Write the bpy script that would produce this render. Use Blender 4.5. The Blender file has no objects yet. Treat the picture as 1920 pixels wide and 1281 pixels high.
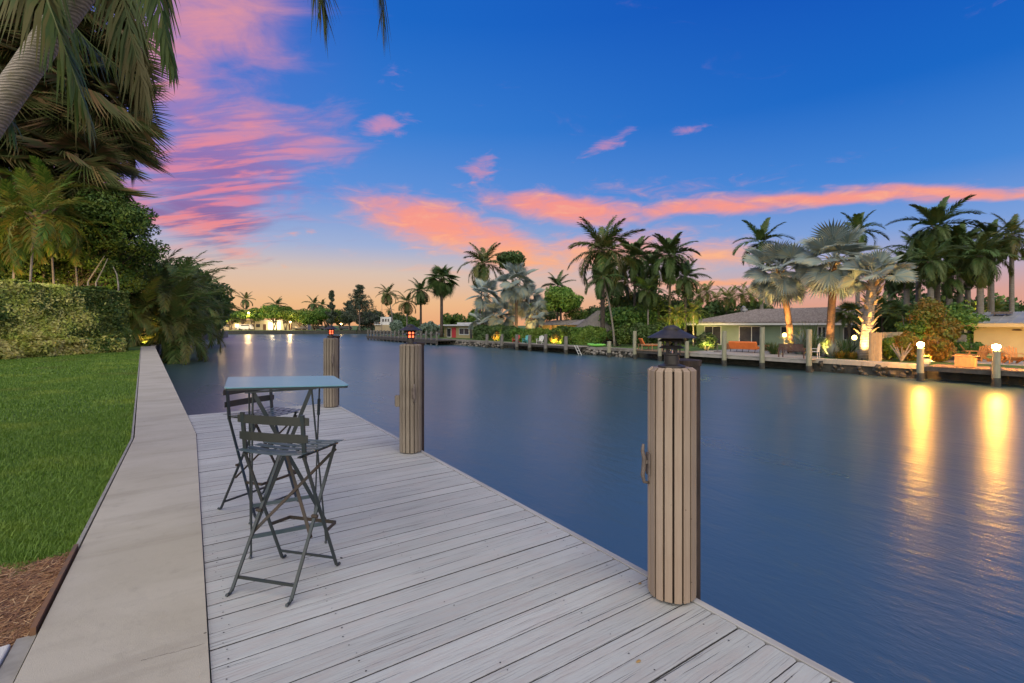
import bpy, math, random
import numpy as np
from mathutils import Vector, Matrix, Euler
random.seed(7); RNG = np.random.default_rng(7)
SC = bpy.context.scene; COL = SC.collection
R = math.radians
# ------------------------------------------------------------------ camera
# world axes: +y runs along the canal, +x across it to the far bank, z = 0 is the top of the near dock
YAW = 33.87
cy, sy = math.cos(R(YAW)), math.sin(R(YAW))
CAMZ = 1.48
cam = bpy.data.objects.new('camera', bpy.data.cameras.new('camera')); COL.objects.link(cam)
cam.location = (0, 0, CAMZ); cam.rotation_euler = (R(90), 0, R(-YAW))
cam.data.sensor_width = 36; cam.data.lens = 900/1920*36; cam.data.shift_y = -30.5/1920
cam.data.clip_start = .05; cam.data.clip_end = 6000
SC.camera = cam
SC.view_settings.view_transform = 'Standard'; SC.view_settings.look = 'None'
SC.view_settings.exposure = 0; SC.view_settings.gamma = 1; SC.view_settings.use_curve_mapping = False
SC.cycles.use_denoising = True
SC.cycles.max_bounces = 6; SC.cycles.diffuse_bounces = 3; SC.cycles.glossy_bounces = 3
SC.cycles.transmission_bounces = 4; SC.cycles.transparent_max_bounces = 6
SC.cycles.sample_clamp_indirect = 14; SC.cycles.caustics_reflective = False; SC.cycles.caustics_refractive = False
def lin(c):
    return tuple((v/255/12.92 if v/255 <= .04045 else ((v/255+.055)/1.055)**2.4) for v in c)
# ------------------------------------------------------------------ node helper
class NT:
    def __init__(s, tree): s.t = tree; s.L = tree.links
    def n(s, typ, **kw):
        nd = s.t.nodes.new(typ)
        for k, v in kw.items(): setattr(nd, k, v)
        return nd
    def put(s, sock, v):
        if isinstance(v, bpy.types.NodeSocket): s.L.new(v, sock)
        elif v is not None:
            if hasattr(sock.default_value, '__len__') and not isinstance(v, str):
                v = tuple(v)
                if len(sock.default_value) == 4 and len(v) == 3: v = v + (1,)
            sock.default_value = v
    def m(s, op, a, b=None, c=None, clamp=False):
        nd = s.n('ShaderNodeMath', operation=op, use_clamp=clamp)
        s.put(nd.inputs[0], a)
        if b is not None: s.put(nd.inputs[1], b)
        if c is not None: s.put(nd.inputs[2], c)
        return nd.outputs[0]
    def v(s, op, a, b=None):
        nd = s.n('ShaderNodeVectorMath', operation=op)
        s.put(nd.inputs[0], a)
        if b is not None: s.put(nd.inputs[1], b)
        return nd.outputs['Value'] if op in ('DOT_PRODUCT', 'LENGTH') else nd.outputs[0]
    def mix(s, f, a, b, typ='MIX'):
        nd = s.n('ShaderNodeMix', data_type='RGBA', blend_type=typ)
        s.put(nd.inputs[0], f); s.put(nd.inputs[6], a); s.put(nd.inputs[7], b)
        return nd.outputs[2]
    def noise(s, vec, scale, detail=3, rough=.55, dist=0, col=False):
        nd = s.n('ShaderNodeTexNoise')
        if vec is not None: s.L.new(vec, nd.inputs['Vector'])
        nd.inputs['Scale'].default_value = scale; nd.inputs['Detail'].default_value = detail
        nd.inputs['Roughness'].default_value = rough; nd.inputs['Distortion'].default_value = dist
        return nd.outputs['Color' if col else 'Fac']
    def ss(s, x, a, b, lo=0, hi=1):
        nd = s.n('ShaderNodeMapRange', interpolation_type='SMOOTHSTEP')
        s.put(nd.inputs[0], x)
        for i, q in enumerate((a, b, lo, hi)): nd.inputs[i+1].default_value = q
        return nd.outputs[0]
    def ramp(s, x, stops):
        nd = s.n('ShaderNodeValToRGB'); s.put(nd.inputs[0], x)
        cr = nd.color_ramp
        while len(cr.elements) < len(stops): cr.elements.new(.5)
        for e, (p, c) in zip(cr.elements, stops): e.position = p; e.color = tuple(c) + (1,)
        return nd.outputs[0]
    def mapping(s, vec, scale=(1, 1, 1), rot=(0, 0, 0), loc=(0, 0, 0)):
        nd = s.n('ShaderNodeMapping'); s.L.new(vec, nd.inputs[0])
        nd.inputs['Scale'].default_value = scale; nd.inputs['Rotation'].default_value = rot; nd.inputs['Location'].default_value = loc
        return nd.outputs[0]
# ------------------------------------------------------------------ sky
W = bpy.data.worlds.new('World'); SC.world = W; W.use_nodes = True
W.node_tree.nodes.clear(); k = NT(W.node_tree)
SUN_AZ, SUN_EL = 222.0, 40.0     # compass bearing (clockwise from the canal axis) and height of the soft western glow
tc = k.n('ShaderNodeTexCoord').outputs['Generated']
d = k.mapping(tc, rot=(0, 0, R(YAW)))            # y = east of the canal bend, where the afterglow stands
sp = k.n('ShaderNodeSeparateXYZ'); k.L.new(d, sp.inputs[0]); X, Y, Z = sp.outputs
az = k.m('ARCTAN2', X, Y); el = k.m('ARCSINE', Z)
den = k.m('ADD', k.m('MAXIMUM', Z, 0.0), .22)
pl = k.n('ShaderNodeCombineXYZ'); k.L.new(k.m('DIVIDE', X, den), pl.inputs[0]); k.L.new(k.m('DIVIDE', Y, den), pl.inputs[1])
P = pl.outputs[0]
elf = k.m('DIVIDE', el, R(90))
def S(*st): return [(e/90, lin(c)) for e, c in st]
left = k.ramp(elf, S((0, (234,170,122)), (2.6, (236,186,138)), (6, (214,190,176)), (9, (158,174,212)), (15, (92,143,216)), (22, (50,122,208)), (32, (18,100,196)), (55, (10,76,180)), (90, (10,58,155))))
right = k.ramp(elf, S((0, (226,150,120)), (3, (214,160,150)), (6, (172,168,196)), (9, (120,156,216)), (14, (62,130,212)), (22, (10,100,196)), (32, (0,80,184)), (55, (2,64,165)), (90, (4,54,148))))
side = k.ss(az, R(-20), R(42))
sky = k.mix(side, left, right)
# purple veil high on the left
veil = k.m('MULTIPLY', k.m('MULTIPLY', k.ss(az, R(-12), R(-42)), k.ss(el, R(8), R(26))), .26)
sky = k.mix(veil, sky, lin((128, 104, 196)))
ae = k.n('ShaderNodeCombineXYZ'); k.L.new(az, ae.inputs[0]); k.L.new(el, ae.inputs[1]); AE = ae.outputs[0]
# low-frequency warp so that the banks of cloud have torn edges
wn = k.noise(P, 1.1, 4, .6, col=True)
warp = k.n('ShaderNodeVectorMath', operation='SCALE'); k.L.new(k.v('SUBTRACT', wn, (.5, .5, .5)), warp.inputs[0]); warp.inputs[3].default_value = .07
AEw = k.v('ADD', AE, warp.outputs[0])
def blob(px, py, rx, ry, ang, st=1.0):
    u = (px-960)/900; a = math.atan(u); e = math.atan((610-py)/math.hypot(900, px-960))
    c = math.cos(a); rx = rx*c*c/900; ry = ry*c/900; t = R(ang)+math.atan(-(610-py)/900*math.sin(a))
    q = k.v('SUBTRACT', AEw, (a, e, 0))
    A = k.v('DOT_PRODUCT', q, (math.cos(t)/rx, math.sin(t)/rx, 0)); B = k.v('DOT_PRODUCT', q, (-math.sin(t)/ry, math.cos(t)/ry, 0))
    r2 = k.m('ADD', k.m('MULTIPLY', A, A), k.m('MULTIPLY', B, B))
    return k.m('MULTIPLY', k.m('POWER', 2.718, k.m('MULTIPLY', r2, -.7)), st)
def union(bl):
    o = bl[0]
    for b in bl[1:]: o = k.m('MAXIMUM', o, b)
    return o
# streaky detail: noise on the flat cloud layer, stretched across the wind
Pm = k.mapping(P, rot=(0, 0, R(12)), scale=(1.1, 2.0, 1))
n1 = k.noise(Pm, 3.2, 8, .62, .9)
n2 = k.noise(k.mapping(P, rot=(0, 0, R(-8)), scale=(.55, 3.0, 1)), 4.2, 6, .6, .3)
Pf = k.mapping(AE, scale=(1, 3.4, 1), rot=(0, 0, R(-6)))
n3 = k.noise(Pf, 16, 7, .62, .6)
bigL = union([blob(400, 300, 190, 105, 14, 1.05), blob(370, 400, 150, 60, -4, 1.1), blob(390, 20, 170, 85, -30, 1.0), blob(300, 150, 130, 110, 60, .95),
              blob(540, 280, 140, 50, 12, 1.0), blob(440, 230, 120, 40, 10, .8), blob(430, 455, 60, 26, -20, .8), blob(200, 320, 150, 120, 0, .9), blob(410, 150, 60, 70, 60, .6), blob(-80, 60, 200, 200, 0, .8)])
orange = union([blob(810, 422, 150, 36, -14, 1.05), blob(960, 470, 130, 36, -16, 1.05), blob(1130, 470, 170, 40, 4, .85), blob(1060, 390, 150, 26, -3, 1.1), blob(1330, 386, 200, 16, 4, 1.0),
                blob(1560, 366, 260, 14, 2, 1.0), blob(1800, 352, 260, 12, 0, .95), blob(2050, 345, 220, 12, 0, .9), blob(1340, 470, 110, 26, 4, .8), blob(1330, 528, 180, 10, 2, .85), blob(1200, 360, 260, 30, 4, .36), blob(1560, 300, 170, 8, 12, .24), blob(820, 500, 180, 14, -8, .42)])
small = union([blob(714, 236, 55, 17, 8, .85), blob(905, 316, 42, 24, 20, .8), blob(1135, 268, 60, 13, 22, .7), blob(1290, 236, 40, 12, 10, .7), blob(1370, 330, 50, 10, 20, .45),
               blob(740, 145, 38, 20, 10, .45), blob(1830, 20, 80, 20, 10, .3), blob(1610, 12, 30, 8, 0, .3), blob(560, 435, 60, 9, 6, .5), blob(500, 500, 120, 14, 10, .3)])
# the sky outside the frame carries on with the same kind of broken pink cloud
away = k.m('MAXIMUM', k.ss(k.m('ABSOLUTE', az), R(52), R(75)), k.ss(el, R(38), R(55)))
nb = k.noise(P, .55, 3, .5)
outm = k.m('MULTIPLY', away, k.ss(nb, .45, .68, 0, .9))
dL = k.ss(k.m('ADD', k.m('MAXIMUM', bigL, outm), k.m('MULTIPLY', k.m('SUBTRACT', n1, .5), 1.5)), .16, 1.2)
dO = k.ss(k.m('ADD', orange, k.m('MULTIPLY', k.m('SUBTRACT', n3, .5), 1.0)), .22, 1.05)
dS = k.ss(k.m('ADD', small, k.m('MULTIPLY', k.m('SUBTRACT', n3, .5), 1.5)), .34, 1.0)
pink = k.ramp(elf, S((0, (255,150,96)), (6, (255,150,112)), (12, (243,116,124)), (20, (236,142,150)), (32, (242,158,150)), (60, (205,140,170)), (90, (180,125,165))))
dark = k.mix(k.ss(elf, .05, .3), lin((88, 68, 140)), lin((126, 118, 200)))
stri = k.m('MULTIPLY', k.ss(n2, .42, .58), k.ss(el, R(33), R(14), .05, .82))
cL = k.mix(stri, pink, dark)
cO = k.ramp(elf, S((0, (255,165,105)), (8, (255,172,122)), (11, (255,152,124)), (15, (248,146,134)), (22, (205,140,178)), (34, (120,120,200))))
hot = k.mix(k.m('MULTIPLY', k.ss(n3, .5, .75), .5), cO, lin((255, 190, 140)))
sky = k.mix(k.m('MULTIPLY', dS, .8), sky, cO)
sky = k.mix(k.m('MULTIPLY', dO, .92), sky, hot)
sky = k.mix(k.m('MULTIPLY', dL, .84), sky, cL)
ns = k.n('ShaderNodeTexSky', sky_type='NISHITA', sun_disc=False, sun_elevation=R(2), sun_rotation=R(SUN_AZ))
b1 = k.n('ShaderNodeBackground'); k.L.new(sky, b1.inputs[0]); b1.inputs[1].default_value = 1.0
b2 = k.n('ShaderNodeBackground'); k.L.new(ns.outputs[0], b2.inputs[0]); b2.inputs[1].default_value = .01
ad = k.n('ShaderNodeAddShader'); k.L.new(b1.outputs[0], ad.inputs[0]); k.L.new(b2.outputs[0], ad.inputs[1])
wo = k.n('ShaderNodeOutputWorld'); k.L.new(ad.outputs[0], wo.inputs[0])
W.cycles.sampling_method = 'MANUAL'; W.cycles.sample_map_resolution = 512
# ------------------------------------------------------------------ soft warm glow of the sunset side, behind the camera
sd = bpy.data.lights.new('sun', 'SUN'); sd.energy = 3.5; sd.angle = R(105); sd.color = (1, .97, .72)
sun = bpy.data.objects.new('sun', sd); COL.objects.link(sun)
a_, e_ = R(SUN_AZ), R(SUN_EL)
sdir = Vector((math.sin(a_)*math.cos(e_), math.cos(a_)*math.cos(e_), math.sin(e_)))
sun.rotation_euler = sdir.to_track_quat('Z', 'Y').to_euler()
# ------------------------------------------------------------------ geometry helpers
WZ = -1.42      # water level
GZ = -.67       # ground on the far bank
def at(px, Y, z=0.0):
    u = (px-960)/900*Y
    return Vector((Y*sy+u*cy, Y*cy-u*sy, z))
def onT(px, t, z=0.0):
    u = (px-960)/900; Y = t/(sy+u*cy)
    return at(px, Y, z), Y
def zof(py, Y): return CAMZ+(610-py)*Y/900
def ground(px, py, z=0.0): return at(px, (CAMZ-z)*900/(py-610), z)

class MB:
    def __init__(s): s.v = []; s.f = []
    def add(s, vs, fs):
        b = len(s.v); s.v += [tuple(v) for v in vs]; s.f += [tuple(b+i for i in f) for f in fs]; return s
    def box(s, c, d, rot=None, off=(0, 0, 0)):
        x, y, z = d[0]/2, d[1]/2, d[2]/2
        vs = [Vector((a*x, b*y, e*z)) for a in (-1, 1) for b in (-1, 1) for e in (-1, 1)]
        if rot is not None: vs = [rot @ v for v in vs]
        vs = [v+Vector(c) for v in vs]
        return s.add(vs, [(0, 1, 3, 2), (4, 6, 7, 5), (0, 4, 5, 1), (2, 3, 7, 6), (0, 2, 6, 4), (1, 5, 7, 3)])
    def bar(s, p0, p1, w, h, up=(0, 0, 1)):
        p0, p1 = Vector(p0), Vector(p1); d = (p1-p0); L = d.length; d.normalize()
        x = d.cross(Vector(up))
        if x.length < 1e-4: x = d.cross(Vector((1, 0, 0)))
        x.normalize(); y = x.cross(d)
        m = Matrix((x, d, y)).transposed()
        return s.box((p0+p1)/2, (w, L, h), m)
    def tube(s, pts, rad, n=8, cap=True):
        pts = [Vector(p) for p in pts]; b = len(s.v)
        if not hasattr(rad, '__len__'): rad = [rad]*len(pts)
        ref = Vector((0, 0, 1)) if abs((pts[-1]-pts[0]).normalized().z) < .9 else Vector((1, 0, 0))
        for i, p in enumerate(pts):
            d = (pts[min(i+1, len(pts)-1)]-pts[max(i-1, 0)]).normalized()
            x = d.cross(ref).normalized(); y = x.cross(d)
            for j in range(n):
                a = 2*math.pi*j/n; s.v.append(tuple(p+(x*math.cos(a)+y*math.sin(a))*rad[i]))
        for i in range(len(pts)-1):
            for j in range(n):
                j2 = (j+1) % n; s.f.append((b+i*n+j, b+i*n+j2, b+(i+1)*n+j2, b+(i+1)*n+j))
        if cap:
            s.f.append(tuple(b+j for j in range(n))[::-1]); s.f.append(tuple(b+(len(pts)-1)*n+j for j in range(n)))
        return s
    def lathe(s, prof, n=24, c=(0, 0, 0), cap=True):
        b = len(s.v)
        for r, z in prof:
            for j in range(n):
                a = 2*math.pi*j/n; s.v.append((c[0]+r*math.cos(a), c[1]+r*math.sin(a), c[2]+z))
        for i in range(len(prof)-1):
            for j in range(n):
                j2 = (j+1) % n; s.f.append((b+i*n+j, b+i*n+j2, b+(i+1)*n+j2, b+(i+1)*n+j))
        if cap:
            s.f.append(tuple(b+j for j in range(n))[::-1]); s.f.append(tuple(b+(len(prof)-1)*n+j for j in range(n)))
        return s
    def prism(s, poly, z0, z1):
        n = len(poly); b = len(s.v)
        for z in (z0, z1):
            for p in poly: s.v.append((p[0], p[1], z))
        for i in range(n):
            j = (i+1) % n; s.f.append((b+i, b+j, b+n+j, b+n+i))
        s.f.append(tuple(b+i for i in range(n))[::-1]); s.f.append(tuple(b+n+i for i in range(n)))
        return s
    def mesh(s, name, mat=None, smooth=False):
        me = bpy.data.meshes.new(name); me.from_pydata(s.v, [], s.f)
        if mat: me.materials.append(mat)
        if smooth: me.shade_smooth()
        me.update(); return me
def link(name, me, parent=None, loc=None, rot=None, bevel=0):
    o = bpy.data.objects.new(name, me); COL.objects.link(o)
    if parent: o.parent = parent
    if loc is not None: o.location = loc
    if rot is not None: o.rotation_euler = rot
    if bevel:
        b = o.modifiers.new('bevel', 'BEVEL'); b.width = bevel; b.segments = 2; b.limit_method = 'ANGLE'
    return o
def obj(name, mb, mat, parent=None, loc=None, rot=None, smooth=False, bevel=0):
    return link(name, mb.mesh(name, mat, smooth), parent, loc, rot, bevel)
def npmesh(name, V, F, mat):
    """V (n,3), F (m,k) with constant k"""
    me = bpy.data.meshes.new(name); kk = F.shape[1]
    me.vertices.add(len(V)); me.vertices.foreach_set('co', np.ascontiguousarray(V, dtype=np.float32).ravel())
    me.loops.add(F.size); me.loops.foreach_set('vertex_index', np.ascontiguousarray(F, dtype=np.int32).ravel())
    me.polygons.add(len(F)); me.polygons.foreach_set('loop_start', np.arange(0, F.size, kk, dtype=np.int32))
    me.polygons.foreach_set('loop_total', np.full(len(F), kk, dtype=np.int32))
    me.materials.append(mat); me.update(); me.validate(); return me
def tag(o, label, cat, group=None):
    o['label'] = label; o['category'] = cat
    if group: o['group'] = group
    return o
def thing(name, label, cat, loc=(0, 0, 0), rz=0, group=None):
    o = bpy.data.objects.new(name, None); COL.objects.link(o); o.empty_display_size = .2
    o.location = loc; o.rotation_euler = (0, 0, rz); return tag(o, label, cat, group)
def struct(name, mb, mat, smooth=False):
    o = obj(name, mb, mat, smooth=smooth); o['kind'] = 'structure'; return o
def kids(o): return [c for c in bpy.data.objects if c.parent == o]
def dup(o, loc, rz, label, parent=None, scale=None):
    def rec(src, par):
        c = src.copy(); COL.objects.link(c); c.parent = par
        for ch in kids_map.get(src.name, []): rec(ch, c)
        return c
    kids_map = {}
    for q in bpy.data.objects:
        if q.parent: kids_map.setdefault(q.parent.name, []).append(q)
    c = rec(o, parent); c.location = loc; c.rotation_euler = (0, 0, rz); c['label'] = label
    if scale: c.scale = scale
    return c
# ------------------------------------------------------------------ materials
def newmat(name):
    m = bpy.data.materials.new(name); m.use_nodes = True; m.node_tree.nodes.clear()
    k = NT(m.node_tree); out = k.n('ShaderNodeOutputMaterial'); b = k.n('ShaderNodeBsdfPrincipled')
    k.L.new(b.outputs[0], out.inputs[0]); return m, k, b, out
def bump(k, b, h, dist, strength=1.0):
    nd = k.n('ShaderNodeBump'); nd.inputs['Distance'].default_value = dist; nd.inputs['Strength'].default_value = strength
    k.L.new(h, nd.inputs['Height']); k.L.new(nd.outputs[0], b.inputs['Normal'])
def geo(k): return k.n('ShaderNodeNewGeometry')
def simple(name, c, c2=None, scale=3, rough=.6, metal=0, bs=0, bscale=40, obj_rand=0, stretch=(1, 1, 1), spec=.5, coords='Object'):
    m, k, b, out = newmat(name)
    v = k.mapping(k.n('ShaderNodeTexCoord').outputs[coords], scale=stretch)
    col = c
    if c2 is not None:
        n = k.noise(v, scale, 5, .6); col = k.mix(k.ss(n, .35, .68), c, c2)
    if obj_rand:
        r = k.n('ShaderNodeObjectInfo').outputs['Random']
        hv = k.n('ShaderNodeHueSaturation'); k.put(hv.inputs['Color'], col)
        k.L.new(k.m('ADD', k.m('MULTIPLY', r, obj_rand), 1-obj_rand/2), hv.inputs['Value']); col = hv.outputs[0]
    k.put(b.inputs['Base Color'], col); b.inputs['Roughness'].default_value = rough; b.inputs['Metallic'].default_value = metal
    b.inputs['Specular IOR Level'].default_value = spec
    if bs: bump(k, b, k.noise(v, bscale, 4, .6), bs)
    return m
def leafmat(name, c1, c2, c3=None, rough=.55, trans=.25, patch=1.2, spec=.35):
    m, k, b, out = newmat(name); g = geo(k)
    oi = k.n('ShaderNodeObjectInfo')
    r = g.outputs['Random Per Island']
    col = k.mix(k.ss(r, 0, 1), c1, c2)
    n = k.noise(k.n('ShaderNodeTexCoord').outputs['Object'], patch, 3, .55)
    if c3 is not None: col = k.mix(k.ss(k.m('ADD', n, k.m('MULTIPLY', k.m('SUBTRACT', r, .5), .25)), .46, .6), col, c3)
    hv = k.n('ShaderNodeHueSaturation'); k.L.new(col, hv.inputs['Color'])
    k.L.new(k.m('ADD', k.m('MULTIPLY', oi.outputs['Random'], .45), .78), hv.inputs['Value'])
    k.L.new(k.m('ADD', k.m('MULTIPLY', oi.outputs['Random'], .03), .485), hv.inputs['Hue'])
    k.L.new(hv.outputs[0], b.inputs['Base Color']); b.inputs['Roughness'].default_value = rough; b.inputs['Specular IOR Level'].default_value = spec
    tr = k.n('ShaderNodeBsdfTranslucent'); k.L.new(hv.outputs[0], tr.inputs[0])
    mx = k.n('ShaderNodeMixShader'); mx.inputs[0].default_value = trans
    k.L.new(b.outputs[0], mx.inputs[1]); k.L.new(tr.outputs[0], mx.inputs[2]); k.L.new(mx.outputs[0], out.inputs[0])
    return m
def emit(name, c, s):
    m, k, b, out = newmat(name); e = k.n('ShaderNodeEmission'); e.inputs[0].default_value = tuple(c)+(1,); e.inputs[1].default_value = s
    k.L.new(e.outputs[0], out.inputs[0]); return m
M = {}
# water: long-exposure surface, almost no visible ripple, wide soft reflections
m, k, b, out = newmat('water')
co = k.n('ShaderNodeTexCoord').outputs['Object']
b.inputs['Base Color'].default_value = (.052, .088, .092, 1); b.inputs['Roughness'].default_value = .16; b.inputs['IOR'].default_value = 2.5; b.inputs['Specular Tint'].default_value = (.50, .86, 1.0, 1)
w1 = k.noise(k.mapping(co, scale=(1, .45, 1), rot=(0, 0, R(34))), 1.6, 5, .6, .4)
w2 = k.noise(k.mapping(co, scale=(.25, .1, 1), rot=(0, 0, R(20))), .5, 3, .5)
k.L.new(k.ss(w2, .3, .7, .27, .34), b.inputs['Roughness'])
w3 = k.noise(k.mapping(co, scale=(1, .35, 1), rot=(0, 0, R(40))), 9, 4, .65)
bump(k, b, k.m('ADD', w1, k.m('MULTIPLY', w3, .28)), .05, .5)
M['water'] = m
# painted deck boards: open grain, dark checks, worn spots
m, k, b, out = newmat('painted_deck_wood')
co = k.n('ShaderNodeTexCoord').outputs['Object']; rnd = k.n('ShaderNodeObjectInfo').outputs['Random']
sh = k.n('ShaderNodeCombineXYZ'); k.L.new(k.m('MULTIPLY', rnd, 57), sh.inputs[0]); k.L.new(k.m('MULTIPLY', rnd, 31), sh.inputs[1])
pv = k.v('ADD', co, sh.outputs[0])
wp = k.noise(k.mapping(pv, scale=(2.2, 9, 1)), 1.0, 3, .5)
wv = k.n('ShaderNodeCombineXYZ'); k.L.new(k.m('MULTIPLY', k.m('SUBTRACT', wp, .5), .035), wv.inputs[1])
pv2 = k.v('ADD', pv, wv.outputs[0])
g1 = k.noise(k.mapping(pv2, scale=(1.8, 120, 1)), 1.0, 6, .7)       # fine grain
g2 = k.noise(k.mapping(pv2, scale=(.7, 75, 1)), 1.0, 3, .5)        # long checks
g3 = k.noise(k.mapping(pv, scale=(3, 14, 1)), 1.3, 5, .7)
crack = k.m('MULTIPLY', k.ss(g2, .66, .70), k.ss(k.noise(pv, 1.4, 2), .36, .56))
fine = k.ss(g1, .52, .68)
bare = k.m('MULTIPLY', k.ss(g3, .72, .80), k.ss(g1, .45, .6))
tone = k.m('ADD', k.m('MULTIPLY', rnd, .14), .93)
big = k.noise(k.n('ShaderNodeNewGeometry').outputs['Position'], .9, 4, .6)
c0 = k.mix(k.ss(big, .35, .65), (.475, .485, .465), (.40, .41, .395)); c0 = k.mix(k.m('MULTIPLY', fine, 1.0), c0, (.20, .185, .175))
c0 = k.mix(k.ss(g3, .4, .75), c0, (.44, .41, .385))
c0 = k.mix(k.m('MULTIPLY', crack, .9), c0, (.035, .03, .027)); c0 = k.mix(k.m('MULTIPLY', bare, .6), c0, (.14, .10, .07))
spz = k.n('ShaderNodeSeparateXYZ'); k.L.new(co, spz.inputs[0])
gr = k.m('MAXIMUM', k.ss(k.m('ADD', k.m('ABSOLUTE', spz.outputs[1]), k.m('MULTIPLY', k.noise(pv, 30, 2), .003)), .0673, .0683), k.ss(spz.outputs[2], -.0016, -.003))  # joint grime plus painted shade, so the board edges show no sunlit line
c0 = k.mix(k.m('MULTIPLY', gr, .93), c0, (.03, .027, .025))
hv = k.n('ShaderNodeHueSaturation'); k.L.new(c0, hv.inputs['Color']); k.L.new(tone, hv.inputs['Value']); k.L.new(hv.outputs[0], b.inputs['Base Color'])
b.inputs['Roughness'].default_value = .72; b.inputs['Specular IOR Level'].default_value = .3
hh = k.m('SUBTRACT', k.m('MULTIPLY', g1, -.35), k.m('MULTIPLY', crack, 1.4)); hh = k.m('ADD', hh, k.m('MULTIPLY', g2, -.35))
bump(k, b, hh, .004, 1.0)
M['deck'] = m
M['deck_dark'] = simple('dark_joist_wood', (.05, .045, .04), (.09, .08, .07), 4, .8)
M['deck_edge'] = simple('painted_edge_wood', (.44, .43, .42), (.34, .32, .30), 3, .75, bs=.002, bscale=30, stretch=(4, .5, 4))
# pale concrete cap
m, k, b, out = newmat('concrete')
co = geo(k).outputs['Position']
a1 = k.noise(k.mapping(co, scale=(1, 1.6, 1)), .9, 6, .6, .4); a2 = k.noise(co, 9, 5, .65); a3 = k.noise(co, 260, 3, .6); a4 = k.noise(k.mapping(co, scale=(.6, 3.2, 1), rot=(0, 0, R(8))), 1.2, 4, .6)
c0 = k.mix(k.ss(a1, .35, .65), (.41, .37, .295), (.46, .42, .345)); c0 = k.mix(k.m('MULTIPLY', k.ss(a4, .48, .68), .5), c0, (.30, .265, .21))
c0 = k.mix(k.m('MULTIPLY', k.ss(a2, .55, .75), .4), c0, (.30, .27, .22)); c0 = k.mix(k.m('MULTIPLY', k.ss(a3, .60, .72), .35), c0, (.23, .205, .18))
vo = k.n('ShaderNodeTexVoronoi'); k.L.new(co, vo.inputs[0]); vo.inputs['Scale'].default_value = 5.5
pit = k.m('MULTIPLY', k.ss(vo.outputs['Distance'], .045, .03), k.ss(a1, .45, .6)); c0 = k.mix(pit, c0, (.06, .045, .03))
k.L.new(c0, b.inputs['Base Color']); b.inputs['Roughness'].default_value = .85; bump(k, b, k.m('ADD', k.m('MULTIPLY', a3, .4), a2), .004)
M['concrete'] = m
M['slab'] = simple('white_concrete', (.55, .54, .52), (.64, .63, .61), 6, .85, bs=.002, bscale=120, coords='Object')
M['seawall_far'] = simple('weathered_seawall', (.30, .27, .23), (.16, .14, .115), 1.4, .9, bs=.03, bscale=6)
M['stain_shade_dark'] = simple('wet_rock_and_shade', (.035, .035, .03), (.07, .065, .05), 2.5, .8, bs=.05, bscale=5)  # dark rock, also the painted shade of the void under the far docks
M['edging'] = simple('rusty_edging', (.20, .10, .05), (.12, .08, .055), 8, .8)
M['edging_grey'] = simple('grey_edging', (.24, .225, .20), (.32, .30, .27), 8, .85)
M['soil'] = simple('soil', (.045, .035, .02), (.08, .055, .03), 8, .95, bs=.02, bscale=30)
m, k, b, out = newmat('lawn_ground')
co = geo(k).outputs['Position']; n = k.noise(co, 1.2, 5, .6); nn = k.noise(co, 30, 3, .6)
k.L.new(k.mix(k.ss(n, .4, .65), k.mix(nn, (.04, .095, .014), (.06, .13, .02)), (.09, .15, .025)), b.inputs['Base Color']); b.inputs['Roughness'].default_value = .9
bump(k, b, nn, .03); M['lawn'] = m
def bladem(name, ca, cb, cc):
    m, k, b, out = newmat(name); g = geo(k); co = g.outputs['Position']
    n = k.noise(co, .55, 4, .6); n2 = k.noise(co, .35, 3, .6)
    c = k.mix(g.outputs['Random Per Island'], ca, cb); c = k.mix(k.m('MULTIPLY', k.ss(n, .5, .68), .75), c, cc); c = k.mix(k.m('MULTIPLY', k.ss(n2, .56, .72), .45), c, (.20, .17, .05))
    k.L.new(c, b.inputs['Base Color']); b.inputs['Roughness'].default_value = .5
    tr = k.n('ShaderNodeBsdfTranslucent'); k.L.new(c, tr.inputs[0]); mx = k.n('ShaderNodeMixShader'); mx.inputs[0].default_value = .3
    k.L.new(b.outputs[0], mx.inputs[1]); k.L.new(tr.outputs[0], mx.inputs[2]); k.L.new(mx.outputs[0], out.inputs[0]); return m
M['grass'] = bladem('grass_blades', (.10, .20, .018), (.20, .33, .035), (.27, .36, .04))
M['straw'] = simple('pine_straw', (.30, .14, .06), (.16, .07, .035), 12, .75, coords='Object')
m, k, b, out = newmat('pine_straw_needles'); g = geo(k)
k.L.new(k.ramp(g.outputs['Random Per Island'], [(0, (.10, .045, .02)), (.5, (.27, .13, .055)), (.85, (.40, .22, .10)), (1, (.52, .36, .2))]), b.inputs['Base Color']); b.inputs['Roughness'].default_value = .6
M['needles'] = m
# furniture
M['steel'] = simple('painted_dark_steel', (.018, .030, .036), (.030, .034, .032), 9, .42, spec=.6)
M['slat_seat'] = simple('sky_tinted_seat_steel', (.055, .085, .10), (.08, .11, .12), 6, .38, spec=.6)  # bluish sky reflection put into the slat colour
M['back_rail'] = simple('painted_rail_steel', (.024, .028, .027), (.034, .036, .032), 6, .45)
M['tabletop'] = simple('sky_tinted_table_steel', (.11, .30, .37), (.13, .32, .39), 3, .32, spec=.8)  # blue of the reflected sky put into the base colour
M['rust'] = simple('rusty_brown_steel', (.055, .034, .02), (.03, .026, .02), 10, .6)
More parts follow.
